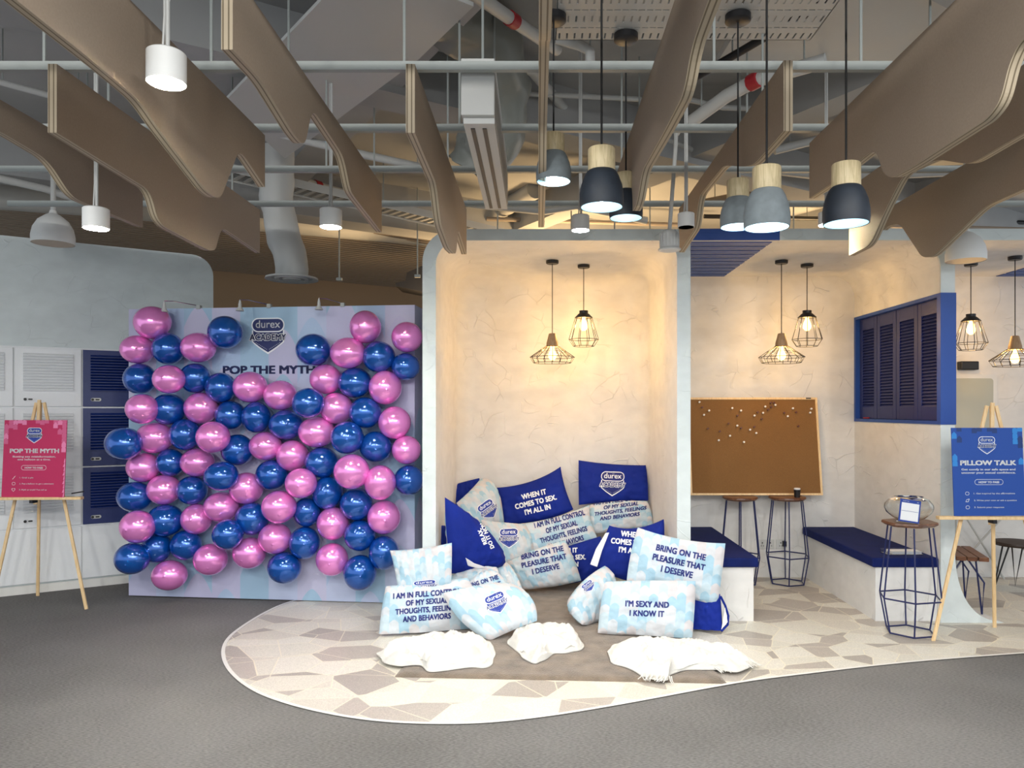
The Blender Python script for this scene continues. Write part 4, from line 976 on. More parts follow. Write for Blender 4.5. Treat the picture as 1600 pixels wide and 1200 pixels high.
pendant(940, 324, 2.80, 'b', zc_, 11, 'charcoal pendant with wood neck, the larger of the two hanging close together')
pendant(978, 341, 3.68, 'b', zc_, 11, 'charcoal pendant with wood neck, the smaller one tucked behind its neighbour')
pendant(1153, 355, 3.50, 'g', zc_, 11, 'grey concrete pendant with wood neck, half hidden behind a brighter grey one')
pendant(1198, 356, 2.72, 'g', zc_, 11, 'large grey concrete pendant with the brightest glow')
pendant(1322, 350, 2.74, 'b', zc_, 11, 'charcoal pendant with wood neck, rightmost of the pendants')

CONE = wood_mat('oak_cone_wood', (.30, .17, .08), (.42, .26, .13), 14, (4, 4, .6))
def wirelamp_flat(px, bot, Y, label, can_y, power=14):
    c = P(px, bot, Y); t = thing('wire_cage_pendant', label, 'pendant lamp', c, 0, 'flat wire cage pendants')
    h = .225; r1 = .178; n = 16
    def ring(r, z): return [c+Vector((r*math.cos(2*PI*i/n), r*math.sin(2*PI*i/n), z)) for i in range(n)]
    w_ = .0026
    z_rings = [(.150, .0), (r1, .045), (.055, .13)]
    mb = MB()
    for r_, z in z_rings: mb.tube(ring(r_, z), w_, 6, closed=True)
    mb.tube(ring(.115, .088), w_*.8, 6, closed=True)
    for i in range(n):
        a = 2*PI*i/n; mb.tube([c+Vector((r_*math.cos(a), r_*math.sin(a), z)) for r_, z in z_rings], w_, 6, caps=False)
    obj('wire_cage', mb, BLK, t)
    obj('wood_cone', MB().lathe([(1e-4, .128), (.050, .128), (.046, .16), (.028, .232), (.02, .236), (1e-4, .236)], c, 28), CONE, t, smooth=True)
    obj('bulb', MB().lathe([(1e-4, .02), (.018, .024), (.032, .045), (.033, .065), (.024, .09), (.014, .108), (.013, .13)], c, 20), BULB, t, smooth=True)
    obj('cord', MB().tube([c+Vector((0, 0, .236)), (c.x, c.y, ZI)], .0035, 6), CORD, t)
    obj('canopy', MB().lathe([(1e-4, -.028), (.045, -.028), (.05, -.022), (.05, -.0015), (1e-4, -.0015)], (c.x, c.y, ZI), 28), BLK, t, smooth=True)
    light('POINT', c+Vector((0, 0, .06)), power, WARM, .015, None, None, t)
def wirelamp_tall(px, bot, Y, label, power=14):
    c = P(px, bot, Y); t = thing('wire_cage_pendant', label, 'pendant lamp', c, 0, 'tall wire cage pendants'); n = 10; w_ = .0026
    pr = [(.085, 0), (.122, .055), (.068, .235), (.04, .262)]
    mb = MB()
    for r_, z in ((.085, 0), (.122, .055), (.108, .10)):
        if z == .10: continue
        mb.tube([c+Vector((r_*math.cos(2*PI*i/n), r_*math.sin(2*PI*i/n), z)) for i in range(n)], w_, 6, closed=True)
    for i in range(n):
        a = 2*PI*i/n; mb.tube([c+Vector((r_*math.cos(a), r_*math.sin(a), z)) for r_, z in pr], w_, 6, caps=False)
    obj('wire_cage', mb, BLK, t)
    obj('metal_cap', MB().lathe([(.072, .232), (.074, .236), (.045, .265), (.036, .27), (.036, .292), (1e-4, .294)], c, 28), BLK, t, smooth=True)
    obj('bulb', MB().lathe([(1e-4, .125), (.018, .13), (.032, .15), (.033, .17), (.024, .20), (.014, .22), (.013, .25)], c, 20), BULB, t, smooth=True)
    obj('cord', MB().tube([c+Vector((0, 0, .292)), (c.x, c.y, ZI)], .0035, 6), CORD, t)
    obj('canopy', MB().lathe([(1e-4, -.026), (.045, -.026), (.05, -.02), (.05, -.0015), (1e-4, -.0015)], (c.x, c.y, ZI), 28), BLK, t, smooth=True)
    light('POINT', c+Vector((0, 0, .16)), power, WARM, .015, None, None, t)
PW = 5.0
wirelamp_flat(863, 567, 5.90, 'flat wire cage pendant with wood cone in the pillow niche', 409, PW*1.35)
wirelamp_tall(912, 541, 6.08, 'tall wire cage pendant in the pillow niche', PW*1.35)
wirelamp_flat(1221, 567, 5.90, 'flat wire cage pendant with wood cone in front of the corkboard wall', 409, PW)
wirelamp_tall(1261, 541, 6.05, 'tall wire cage pendant between the corkboard and the blue shutter', PW)
wirelamp_tall(1517, 547, 6.00, 'tall wire cage pendant just right of the blue shutter', PW)
wirelamp_flat(1586, 572, 5.75, 'flat wire cage pendant with wood cone at the right edge', 409, PW)
# unseen strip lamps, added to warm the ducts and ceiling behind the booths
for (x, y, nm) in ((.6, 8.6, 'above the niche'), (3.6, 8.6, 'above the corkboard booth'), (-1.3, 9.4, 'left of the niche')):
    t = thing('unseen_batten_lamp', 'unseen warm batten uplight, added in the zone behind the booths, %s' % nm, 'lamp', (x, y, 2.5), 0)
    obj('housing', MB().box(x-.6, x+.6, y-.04, y+.04, 2.5, 2.56), SERV, t)
    obj('diffuser', MB().box(x-.58, x+.58, y-.03, y+.03, 2.56, 2.575), emis('warm_diffuser', (1, .6, .25), 5), t)
    obj('stand_rod', MB().tube([(x, y, 0), (x, y, 2.5)], .012, 8), SERV, t)
    light('AREA', (x, y, 2.6), 26 if x > -1 else 15, (1.0, .66, .32), .6, (x, y, 4), None, t)

# ================================================================== RUG, CUSHIONS, THROWS
def grid_sheet(c00, c10, c11, c01, nx, ny, hf):
    mb = MB(); 
    for j in range(ny+1):
        for i in range(nx+1):
            u, v = i/nx, j/ny
            p = c00*(1-u)*(1-v)+c10*u*(1-v)+c11*u*v+c01*(1-u)*v; mb.v.append(p+Vector((0, 0, hf(u, v, p))))
    for j in range(ny):
        for i in range(nx): a = j*(nx+1)+i; mb.f.append([a, a+1, a+nx+2, a+nx+1]); mb.m.append(0)
    return mb
def rugh(u, v, p):
    e = min(u, 1-u, v, 1-v); base = .020*min(1, (e*60)**.5 if e > 0 else 0)
    return base+.004*noise.noise(p*5)+.003*noise.noise(p*14) if e > 0 else .0045
rc = [Vector((-.80, 4.13, 0)), Vector((1.035, 4.03, 0)), Vector((.88, 6.40, 0)), Vector((-.60, 6.40, 0))]
o = center_origin(obj('rug', grid_sheet(*rc, 110, 130, rugh), RUG, smooth=True))
tag(o, 'taupe short-pile rug spread on the mosaic floor under the pillows', 'rug')

EYEV = Vector((0, 0, EYE))
def pray(bvh, px, py, h):
    d = Vector(((px-CX)/F, 1, -(py-CY)/F)).normalized()
    hit, nrm, idx, dist = bvh.ray_cast(EYEV, d)
    if hit is None: return None
    if nrm.dot(d) > 0: nrm = -nrm
    return hit+nrm*h
def pillow(pts, Ys, T, m_, label, seed=0, back=None, group=None, lines=None, logo=None, minz=.024, wr=1.0, cat='pillow', name='pillow'):
    """pts: TL T TR R BR B BL L in photo position; Ys: depth at the four corners TL TR BR BL"""
    yy = [Ys[0], (Ys[0]+Ys[1])/2, Ys[1], (Ys[1]+Ys[2])/2, Ys[2], (Ys[2]+Ys[3])/2, Ys[3], (Ys[3]+Ys[0])/2]
    W = [P(x, y, d) for (x, y), d in zip(pts, yy)]
    TL, T_, TR, R_, BR, B_, BL, L_ = W
    def S(u, v):
        return (BL*(.25*(1-u)*(1-v)*(-u-v-1))+BR*(.25*(1+u)*(1-v)*(u-v-1))+TR*(.25*(1+u)*(1+v)*(u+v-1))+TL*(.25*(1-u)*(1+v)*(-u+v-1))
                +B_*(.5*(1-u*u)*(1-v))+T_*(.5*(1-u*u)*(1+v))+R_*(.5*(1-v*v)*(1+u))+L_*(.5*(1-v*v)*(1-u)))
    nrm = (BR-BL+TR-TL).cross(TL-BL+TR-BR).normalized()
    if nrm.y > 0: nrm = -nrm
    nx, ny = 44, 30; mb = MB(); uvs = {}
    idx = {}
    rnd_ = random.Random(seed); o3 = Vector((seed*7.1, seed*3.3, 0))
    for side in (1, -1):
        for j in range(ny+1):
            for i in range(nx+1):
                u = -1+2*i/nx; v = -1+2*j/ny
                edge = i in (0, nx) or j in (0, ny)
                if edge and side == -1: idx[(side, i, j)] = idx[(1, i, j)]; continue
                p = S(u, v)
                e = max(0, (1-u*u)*(1-v*v)); t = T*(e**.42)
                q = Vector((u*3, v*2.2, side))+o3
                seam = 1-min(1, min(1-abs(u), 1-abs(v))*5)
                wrk = wr*(.010*noise.noise(q*1.2)+.007*noise.noise(q*2.6))*min(1, e*3)
                rad = math.atan2(v, u); wrk += wr*.005*math.sin(rad*19+seed+3*noise.noise(q))*seam*min(1, e*12)
                p = p+nrm*(side*t*(1.0 if side == 1 else .8)+wrk)
                if p.z < minz: p.z = minz+.001*(u+1)
                idx[(side, i, j)] = len(mb.v); uvs[len(mb.v)] = ((u+1)/2, (v+1)/2); mb.v.append(p)
        for j in range(ny):
            for i in range(nx):
                f = [idx[(side, i, j)], idx[(side, i+1, j)], idx[(side, i+1, j+1)], idx[(side, i, j+1)]]
                mb.f.append(f if side == 1 else f[::-1]); mb.m.append(0 if side == 1 or back is None else 1)
    mb.uv = uvs; zmin = min(v.z for v in mb.v); cen = (TL+TR+BR+BL)/4
    t = thing(name, label, cat, (cen.x, cen.y, zmin), 0, group)
    o = obj('pillow_cover', mb, [m_, back or m_], t, smooth=True)
    o.data.validate()
    bvh = BVHTree.FromPolygons([tuple(v) for v in mb.v], mb.f)
    blue = m_ is BLUEF; ink = WHITE_INK if blue else INK
    if lines:
        cx, cy, capH, pitch, rot, txt = lines[:6]; sk = lines[6] if len(lines) > 6 else 0; wk = lines[7] if len(lines) > 7 else .82
        items = []; n = len(txt)
        for k, s_ in enumerate(txt):
            it = text2d(s_, .058, 0, 1.04); items.append((xf(xf(it, capH*wk, capH, 0, (-(k-(n-1)/2)*pitch-capH/2)), 1, 1), 0))
        c_, s_n = math.cos(rot), math.sin(rot)
        def fn(x, y, h):
            x += y*sk; return pray(bvh, cx+c_*x-s_n*y, cy-(s_n*x+c_*y), h)
        decal('printed_text', items, fn, [ink], t, maxlen=capH*.33, base=.003, eps=.0)
    if logo:
        cx, cy, w_, rot = logo[:4]; hk = logo[4] if len(logo) > 4 else 1; sk = logo[5] if len(logo) > 5 else 0
        c_, s_n = math.cos(rot), math.sin(rot)
        def fn(x, y, h):
            y *= hk; x += y*sk; return pray(bvh, cx+w_*(c_*x-s_n*y), cy-w_*(s_n*x+c_*y), h)
        decal('logo', [(it, mi) for it, mi in logo_layers()], fn, [INK, WHITE_INK, INK if blue else SHIELD], t, maxlen=.06, base=.0025, eps=.0007, layers=LOGO_L)
    return t
def deg(a): return a*PI/180
GF = 'printed pillows piled in and before the niche'
MV = ['WHEN IT', 'COMES TO SEX.', "I'M ALL IN"]; MC = ['I AM IN FULL CONTROL', 'OF MY SEXUAL', 'THOUGHTS, FEELINGS', 'AND BEHAVIORS']; MP = ['BRING ON THE', 'PLEASURE THAT', 'I DESERVE']
# back row
pillow([(904, 719), (955, 725), (1009, 727), (1012, 753), (1013, 782), (960, 784), (904.5, 789), (904, 754)], (6.50, 6.50, 6.40, 6.40), .055, BLUEF, 'royal blue pillow with outlined white logo, topmost at the right of the pile', 1, group=GF, logo=(957, 756, 41, deg(-2)))
pillow([(776, 762), (830, 752), (876, 729), (883, 762), (896, 796), (850, 812), (789, 820), (781, 790)], (6.48, 6.48, 6.38, 6.38), .055, BLUEF, 'royal blue pillow reading WHEN IT COMES TO SEX, at the top middle of the pile', 2, group=GF, lines=(837, 784, 8.0, 12.2, deg(13.5), MV))
pillow([(704, 759), (728, 752), (749, 747), (752, 770), (755, 800), (730, 812), (706, 815), (704, 785)], (6.5, 6.5, 6.45, 6.45), .03, BLUEF, 'plain royal blue pillow corner showing behind the tilted logo pillow, top left', 3, group=GF)
pillow([(713, 786), (733, 768), (751, 748), (775, 762), (788, 818), (766, 822), (738, 826), (726, 806)], (6.22, 6.42, 6.36, 6.16), .055, SCALES, 'tilted white and pale blue logo pillow at the top left of the pile', 4, group=GF, logo=(763, 797, 31, deg(36)))
pillow([(922, 789), (965, 783), (1011, 783), (1018, 801), (1020, 823), (975, 828), (919, 835), (917, 812)], (6.36, 6.36, 6.26, 6.26), .065, SCALES, 'pale patterned pillow reading I AM IN FULL CONTROL, directly under the top blue logo pillow', 5, group=GF, lines=(970, 794, 5.6, 8.2, deg(7), MC, .25, 1.02))
pillow([(813, 818), (864, 809), (921, 789), (923, 812), (934, 842), (882, 856), (818, 866), (812, 842)], (6.28, 6.28, 6.16, 6.16), .06, SCALES, 'pale patterned pillow reading I AM IN FULL CONTROL, in the very middle of the pile', 6, group=GF, lines=(879, 829, 8.0, 12.5, deg(15), MC, 0, .66))
pillow([(751, 812), (785, 816), (821, 819), (831, 842), (834, 868), (808, 876), (779, 886), (766, 850)], (6.10, 6.24, 6.12, 5.98), .06, SCALES, 'pale logo pillow in the middle left of the pile, beside the large blue one', 7, group=GF, logo=(795, 841, 33, deg(2)))
pillow([(850, 866), (895, 851), (938, 838), (946, 860), (948, 892), (910, 908), (868, 914), (858, 890)], (6.14, 6.14, 6.04, 6.04), .04, BLUEF, 'royal blue pillow mostly hidden behind the middle BRING ON THE PLEASURE pillow', 8, group=GF, lines=(884, 871, 7.6, 11, deg(2), MV))
pillow([(688, 821), (700, 822), (722, 826), (730, 850), (730, 893), (712, 896), (694, 892), (690, 856)], (5.50, 5.62, 5.6, 5.45), .025, BLUEF, 'small visible corner of a blue pillow against the niche left wall', 9, group=GF)
t10 = pillow([(695, 777), (738, 808), (764, 838), (787, 877), (759, 888), (730, 894), (705, 896), (698, 838)], (5.30, 5.62, 5.50, 5.28), .085, BLUEF, 'large dark blue slumped pillow with a sideways slogan, left of the pile', 10, back=SCALES, group=GF, lines=(756.5, 837, 6.2, 7.5, deg(113), ['RELAX.', "DO IT NOW"], 0, .95))
obj('patterned_side', MB().prism([(727, 871), (741, 880), (762, 887), (748, 889), (731, 884)], 5.16, 5.20, lambda p, q, a: P(p, q, a)), SCALES, t10, bevel=.006, label='white reverse side turned out at the bottom')
# middle
pillow([(791, 879), (835, 859), (883, 844), (897, 874), (908, 907), (862, 917), (817, 921), (803, 900)], (5.98, 5.98, 5.90, 5.90), .075, SCALES, 'pale patterned pillow reading BRING ON THE PLEASURE, in front at the centre of the pile', 11, group=GF, lines=(850, 876, 8.4, 13.0, deg(12), MP))
t12 = pillow([(952, 821), (993, 825), (1037, 811), (1038, 845), (1034, 900), (985, 908), (927, 884), (940, 850)], (5.60, 5.58, 5.42, 5.48), .055, BLUEF, 'royal blue pillow reading WHEN IT COMES TO SEX, right side behind the large pale pillow', 12, back=SCALES, group=GF, lines=(990, 848, 8.6, 12.5, deg(-6), MV))
obj('patterned_side', MB().prism([(946, 833), (952, 832), (941, 860), (933, 886), (922, 882), (931, 858)], 5.41, 5.43, lambda p, q, a: P(p, q, a)), PAPER, t12, bevel=.004, label='white reverse side showing as a strip')
pillow([(762, 883), (776, 876), (795, 881), (809, 902), (818, 926), (792, 932), (764, 925), (760, 900)], (5.62, 5.62, 5.42, 5.42), .05, SCALES, 'rolled pale blue pillow between the large blue pillow and the centre one', 13, group=GF)
pillow([(702, 897), (737, 888), (776, 886), (780, 902), (778, 928), (740, 934), (702, 932), (700, 914)], (5.36, 5.40, 5.24, 5.20), .04, SCALES, 'pale pillow lying under the large blue slumped pillow, mostly covered', 14, group=GF)
pillow([(733, 910), (753, 894), (777, 893), (792, 912), (801, 936), (765, 945), (727, 940), (726, 925)], (5.18, 5.22, 5.10, 5.08), .035, SCALES, 'pale pillow reading BRING ON THE, peeking out above the front logo pillow', 15, group=GF, lines=(756, 919, 6.6, 10.5, deg(17), MP))
pillow([(609, 860), (655, 857), (706, 848), (706, 876), (705, 912), (662, 926), (622, 926), (617, 892)], (5.12, 5.12, 5.02, 5.02), .06, SCALES, 'pale blue pillow standing upright at the far left with its print folded under', 16, group=GF, logo=(664, 915, 40, deg(6), .45))
pillow([(603, 916), (655, 911), (730, 903), (745, 935), (752, 985), (672, 991), (592, 996), (596, 955)], (5.00, 5.08, 5.00, 4.86), .07, SCALES, 'pale patterned pillow reading I AM IN FULL CONTROL, front left on the mosaic floor', 17, group=GF, lines=(667, 946, 8.6, 12.3, deg(4.5), MC, .08, .80))
pillow([(691, 927), (745, 915), (796, 911), (830, 934), (839, 970), (803, 984), (766, 1001), (722, 972)], (4.88, 5.02, 4.84, 4.74), .075, SCALES, 'pale patterned logo pillow tilted across the front left of the pile', 18, group=GF, logo=(776, 943, 37, deg(23), .95))
# right group
pillow([(887, 938), (912, 907), (945, 884), (962, 912), (957, 962), (932, 974), (910, 976), (891, 957)], (5.16, 5.42, 5.24, 5.02), .075, SCALES, 'white and pale blue pillow lying tilted beside the SEXY pillow, logo squashed', 19, group=GF, logo=(920, 917, 22, deg(38), .75))
t20 = pillow([(1040, 925), (1085, 927), (1125, 928), (1128, 962), (1129, 999), (1100, 999), (1050, 996), (1044, 960)], (5.12, 5.00, 4.93, 5.02), .05, BLUEF, 'plain bright blue pillow standing at the right end under the large pale pillow', 20, back=SCALES, group=GF)
obj('white_lining', MB().prism([(1127, 984), (1133, 949), (1137, 972)], 4.93, 4.95, lambda p, q, a: P(p, q, a)), PAPER, t20, label='white lining showing at the right')
obj('loop_handle', MB().tube([P(1126, 932, 4.93), P(1133, 946, 4.94), P(1138, 962, 4.95), P(1137, 976, 4.95), P(1127, 986, 4.93)], .008, 8), BLUEF, t20)
pillow([(996.5, 824), (1062, 842), (1133.5, 849), (1128, 897), (1121, 947), (1050, 928), (979, 911), (985, 868)], (5.15, 5.02, 4.98, 5.08), .055, SCALES, 'large pale patterned pillow reading BRING ON THE PLEASURE, leaning at the right end', 21, group=GF, lines=(1061, 878, 9.6, 15.5, deg(-12), MP, 0, .84))
pillow([(945, 909), (1016, 907), (1087, 908), (1085, 955), (1081, 1001), (1008, 996), (934, 989), (938, 950)], (4.97, 4.90, 4.78, 4.86), .065, SCALES, 'pale patterned pillow reading I AM SEXY AND I KNOW IT, standing front right', 22, group=GF, lines=(1011, 951, 9.2, 14.5, deg(-2), ["I'M SEXY AND", 'I KNOW IT'], 0, .84))

def throw(outline, top_y, H, label, seed, fringe=None):
    """outline: photo points round the edge of the cloth on the floor"""
    g = [G(x, y, .03) for x, y in outline]; c = sum(g, Vector())/len(g); n = 260; m = 64
    pts = []; k = len(g); per = n//k+1
    sp = spline(g+[g[0]], per); sp = sp[:-1]; n = len(sp); mb = MB(); rings = []
    for j in range(m+1):
        t = j/m
        for i in range(n):
            p = c.lerp(sp[i], t); q = p*1.0+Vector((seed*5, 0, 0))
            e = 1-t**3.2
            h = H*(e**.8)*(.62+.5*noise.noise(q*3.2))
            r1 = 1-abs(noise.noise(Vector((q.x*4+2.2*noise.noise(q*3), q.y*9+1.5*noise.noise(q*2), seed)))*2.2)
            r2 = 1-abs(noise.noise(Vector((q.x*16+3*noise.noise(q*5), q.y*9+2*noise.noise(q*7), seed+4)))*2.4)
            r3 = 1-abs(noise.noise(Vector((q.x*24, q.y*34, seed+9))+Vector((1, 1, 0))*noise.noise(q*9)))*2.6
            h = h*.78+(.052*r1+.012*r2)*min(1, e*2.0)+.0012*r3*min(1, e*2.5)-.016
            base = .026
            p2 = p.copy(); p2.z = base+max(0.0, h if t < .985 else .004)
            if t > .9: p2 = p2+Vector((noise.noise(q*9), noise.noise(q*9+Vector((5, 5, 5))), 0))*.022
            mb.v.append(p2)
    for j in range(m):
        for i in range(n): mb.f.append([j*n+i, j*n+(i+1) % n, (j+1)*n+(i+1) % n, (j+1)*n+i]); mb.m.append(0)
    bot = len(mb.v); mb.v += [Vector((mb.v[m*n+i].x, mb.v[m*n+i].y, .0245)) for i in range(n)]
    for i in range(n): mb.f.append([m*n+i, m*n+(i+1) % n, bot+(i+1) % n, bot+i]); mb.m.append(0)
    mb.f.append([bot+i for i in range(n)]); mb.m.append(0)
    t = thing('throw_blanket', label, 'blanket', (c.x, c.y, .0245), 0, 'cream knitted throws')
    obj('cloth', mb, KNIT, t, smooth=True)
    if fringe:
        mb2 = MB(); rr = random.Random(seed)
        for a, b, cnt in fringe:
            pa, pb = G(*a, .03), G(*b, .03); d = (pb-pa).normalized(); out = Vector((d.y, -d.x, 0))
            if out.y > 0: out = -out
            for q in range(cnt):
                s0 = pa.lerp(pb, q/(cnt-1)); l = rr.uniform(.03, .06); o_ = (out+d*rr.uniform(-.6, .6)).normalized()
                mb2.tube([s0-out*.02+Vector((0, 0, .010)), s0+o_*l*.5+Vector((0, 0, .002)), s0+o_*l+Vector((0, 0, -.003))], [.004, .003, .002], 5)
        f = obj('fringe', mb2, KNIT, t); f['kind'] = 'stuff'
    return t
throw([(588, 1021), (600, 1035), (625, 1040), (650, 1038), (672, 1047), (700, 1046), (730, 1042), (764, 1041), (773, 1025), (765, 1003), (730, 998), (690, 997), (650, 1000), (612, 1008)], 0, .105,
      'crumpled cream knitted throw at the front left corner of the rug', 1)
throw([(795, 1005), (812, 1022), (834, 1035), (848, 1030), (862, 1020), (888, 1019), (912, 1012), (905, 998), (900, 988), (885, 982), (840, 984), (800, 992)], 0, .10,
      'crumpled cream knitted throw in the middle of the rug, below the logo pillow', 2)
throw([(947, 1018), (958, 1034), (985, 1044), (1005, 1056), (1040, 1062), (1050, 1052), (1085, 1046), (1120, 1046), (1150, 1048), (1176, 1036), (1160, 1020), (1130, 1009), (1080, 1005), (1010, 1006), (962, 1006)], 0, .075,
      'long cream fringed throw at the front right of the rug', 3, [((1120, 1047), (1178, 1036), 26), ((1002, 1056), (1048, 1062), 16)])

# ================================================================== STOOLS, BOARD, SMALL THINGS
def hexpts(c, r, z, ph): return [Vector((c.x+r*math.cos(ph+i*PI/3), c.y+r*math.sin(ph+i*PI/3), z)) for i in range(6)]
def cage_stool(c, label, ph=.25, k=1.0, seatrnd=False, group=None):
    t = thing('wire_bar_stool', label, 'stool', (c.x, c.y, .004), 0, group); c = Vector((c.x, c.y, 0))
    top, mid, bot = hexpts(c, .145*k, .722, ph), hexpts(c, .20*k, .245, ph), hexpts(c, .155*k, .012, ph); w_ = .0055
    for i in range(6):
        mb = MB().tube([top[i], mid[i], bot[i]], w_, 8); obj('leg', mb, BLUEM, t)
    obj('middle_ring', MB().tube(mid, w_, 8, closed=True), BLUEM, t); obj('bottom_ring', MB().tube(bot, w_, 8, closed=True), BLUEM, t)
    if seatrnd: o_ = [(c.x+.165*k*math.cos(a), c.y+.165*k*math.sin(a)) for a in [2*PI*i/28 for i in range(28)]]
    else:
        o_ = [(c.x+.185*math.cos(a)*(1+.04*math.sin(3*a+1)), c.y+.165*math.sin(a)*(1+.05*math.cos(2*a))) for a in [PI/3*i+.5 for i in range(6)]]
        o2 = []
        for a, b in zip(o_, o_[1:]+o_[:1]): o2 += [(a[0]*.9+b[0]*.1, a[1]*.9+b[1]*.1), (a[0]*.1+b[0]*.9, a[1]*.1+b[1]*.9)]
        o_ = o2
    n = len(o_); mb = MB(); lv = ((.86, .722), (1.0, .737), (.985, .75), (.95, .752))
    for s_, z in lv: mb.v += [Vector((c.x+(x-c.x)*s_, c.y+(y-c.y)*s_, z)) for x, y in o_]
    for l_ in range(3):
        for i in range(n): mb.f.append([l_*n+i, l_*n+(i+1) % n, (l_+1)*n+(i+1) % n, (l_+1)*n+i]); mb.m.append(0)
    mb.f += [[i for i in range(n)][::-1], [3*n+i for i in range(n)]]; mb.m += [0, 0]
    obj('wood_seat', mb, WAL, t)
    return t
cage_stool(Vector(((1422-CX)/F*4.96, 4.96, 0)), 'dark blue wire cage stool with walnut top, carrying the fishbowl', .22)
cage_stool(Vector((1.745, 6.37, 0)), 'dark blue wire cage stool under the left half of the corkboard, behind the bench', .3, .9, True)
cage_stool(Vector(((1230-CX)/F*6.37, 6.37, 0)), 'dark blue wire cage stool under the right half of the corkboard', .3, .95, True)
# cork board leaning on the two stools
bw, bh = 1.15, .86; tlt = -.16
Mb = Matrix.Translation(Vector(((1181.5-CX)/F*6.42, 6.415, .756))) @ Matrix.Rotation(tlt, 4, 'X')
t = thing('corkboard', 'wood framed corkboard leaning on two stools against the back wall', 'corkboard', Mb @ Vector((0, 0, 0)))
obj('cork_sheet', MB().box(-bw/2+.01, bw/2-.01, -.004, .008, .01, bh-.01, M=Mb), CORK, t)
fw = .018; mb = MB()
mb.box(-bw/2, bw/2, -.012, .012, 0, fw, M=Mb).box(-bw/2, bw/2, -.012, .012, bh-fw, bh, M=Mb).box(-bw/2, -bw/2+fw, -.012, .012, fw, bh-fw, M=Mb).box(bw/2-fw, bw/2, -.012, .012, fw, bh-fw, M=Mb)
obj('frame', mb, PINE, t)
obj('hook_tab', MB().box(bw/2-.10, bw/2-.055, -.014, -.011, bh-.012, bh-.002, M=Mb), BLK, t)
WPIN = mat('white_pin_plastic', (.8, .8, .78), .35); RPIN = mat('brown_pin_plastic', (.10, .02, .012), .35)
pins_w = [(92, 825), (135, 863), (112, 882), (238, 852), (277, 863), (260, 930), (228, 975), (178, 995), (290, 1003), (317, 948), (345, 963), (337, 885), (375, 873), (385, 845), (430, 838), (485, 888), (508, 853), (590, 855), (585, 872)]
pins_r = [(105, 848), (130, 943), (183, 955), (222, 920), (262, 885), (278, 940), (337, 935), (370, 900), (352, 870), (398, 858), (410, 828), (424, 828), (412, 846), (470, 872), (523, 870), (533, 932)]
on = Mb.to_3x3() @ Vector((0, -1, 0)); o0 = Mb @ Vector((0, -.004, 0))
proto = {}
for lst, m_, nm in ((pins_w, WPIN, 'white'), (pins_r, RPIN, 'dark red')):
    for (x, y) in lst:
        px, py = 1060+x*.35, 340+y*.35; d = Vector(((px-CX)/F, 1, -(py-CY)/F)); k = (o0-EYEV).dot(on)/d.dot(on); p = EYEV+d*k
        if nm not in proto:
            mb = MB().lathe([(1e-4, -.003), (.0014, 0), (.0014, .006), (.0075, .007), (.0065, .010), (.0055, .018), (.0085, .021), (.0085, .024), (1e-4, .025)], (0, 0, 0), 12)
            o = obj('push_pin', mb, m_); proto[nm] = o
        else: o = proto[nm].copy(); C.objects.link(o)
        o.matrix_basis = Matrix.Translation(p) @ on.to_track_quat('Z', 'Y').to_matrix().to_4x4()
        tag(o, '%s push pin stuck in the upper part of the corkboard' % nm, 'push pin', '%s push pins on the corkboard' % nm)
c = Vector(((1245.5-CX)/F*6.30, 6.30, .7525))
t = thing('black_cup', 'small black cup with white rim on the stool under the corkboard', 'cup', c)
obj('body', MB().lathe([(1e-4, 0), (.024, 0), (.028, .062), (.0285, .064), (.024, .064), (.022, .01), (1e-4, .01)], c, 20), BLK, t, smooth=True)
obj('paper_lid', MB().lathe([(1e-4, .066), (.026, .066), (.028, .076), (.022, .080), (1e-4, .080)], c, 20), PAPER, t)
# fishbowl and acrylic notice
c = Vector(((1421-CX)/F*4.97, 4.98, .7535))
prof = [(1e-4, .0), (.055, .001), (.10, .020), (.140, .055), (.153, .085), (.150, .110), (.125, .142), (.095, .158), (.092, .162)]
inn = [(r_-.003 if r_ > .01 else r_, z+.003) for r_, z in prof[:-1]]+[(.089, .162)]
mb = MB().lathe(prof+inn[::-1], c, 48)
o = center_origin(obj('glass_fishbowl', mb, GLASS, smooth=True), c); tag(o, 'clear round glass fishbowl on the walnut topped wire stool', 'bowl')
BLUEC = mat('blue_card', (.01, .045, .30), .4)
Ms = Matrix.Translation(P(1420.5, 815, 4.80)) @ Matrix.Rotation(.12, 4, 'Z') @ Matrix.Rotation(-.10, 4, 'X') @ Matrix(((1, 0, .26, 0), (0, 1, 0, 0), (0, 0, 1, 0), (0, 0, 0, 1)))
Ms = Matrix.Translation(Vector((P(1421, 815, 4.80).x, 4.812, .7545))) @ Matrix.Rotation(.10, 4, 'Z') @ Matrix.Rotation(-.08, 4, 'X') @ Matrix.Rotation(.16, 4, 'Y')
t = thing('acrylic_notice', 'blue bordered white notice card propped in front of the fishbowl', 'notice', Ms.translation)
hw = .071; hh_ = .158
obj('card', MB().box(-hw, hw, 0, .004, .012, hh_, M=Ms), BLUEC, t)
fn = lambda x, y, h: Ms @ Vector((x, -h, y))
obj('white_sheet', MB().box(-hw+.010, hw-.010, -.0012, 0, .022, hh_-.022, M=Ms), PAPER, t)
obj('foot', MB().box(-hw, hw, -.002, .03, .008, .0115, M=Ms), GLASS, t)
tx = [(xf(fitw(text2d('PILLOW TALK', .03), .045, .0055), 1, 1, -.032, hh_-.014), 0), (xf(fitw(text2d('durex', .03), .014, .006), 1, 1, .05, hh_-.014), 0)]
decal('printed_text', tx, fn, [WHITE_INK], t, base=.0006, eps=.0)
decal('ruled_line', [(poly_item([(-hw+.012, .082), (hw-.012, .082), (hw-.012, .084), (-hw+.012, .084)]), 0)], fn, [BLUEC], t, base=.0018)
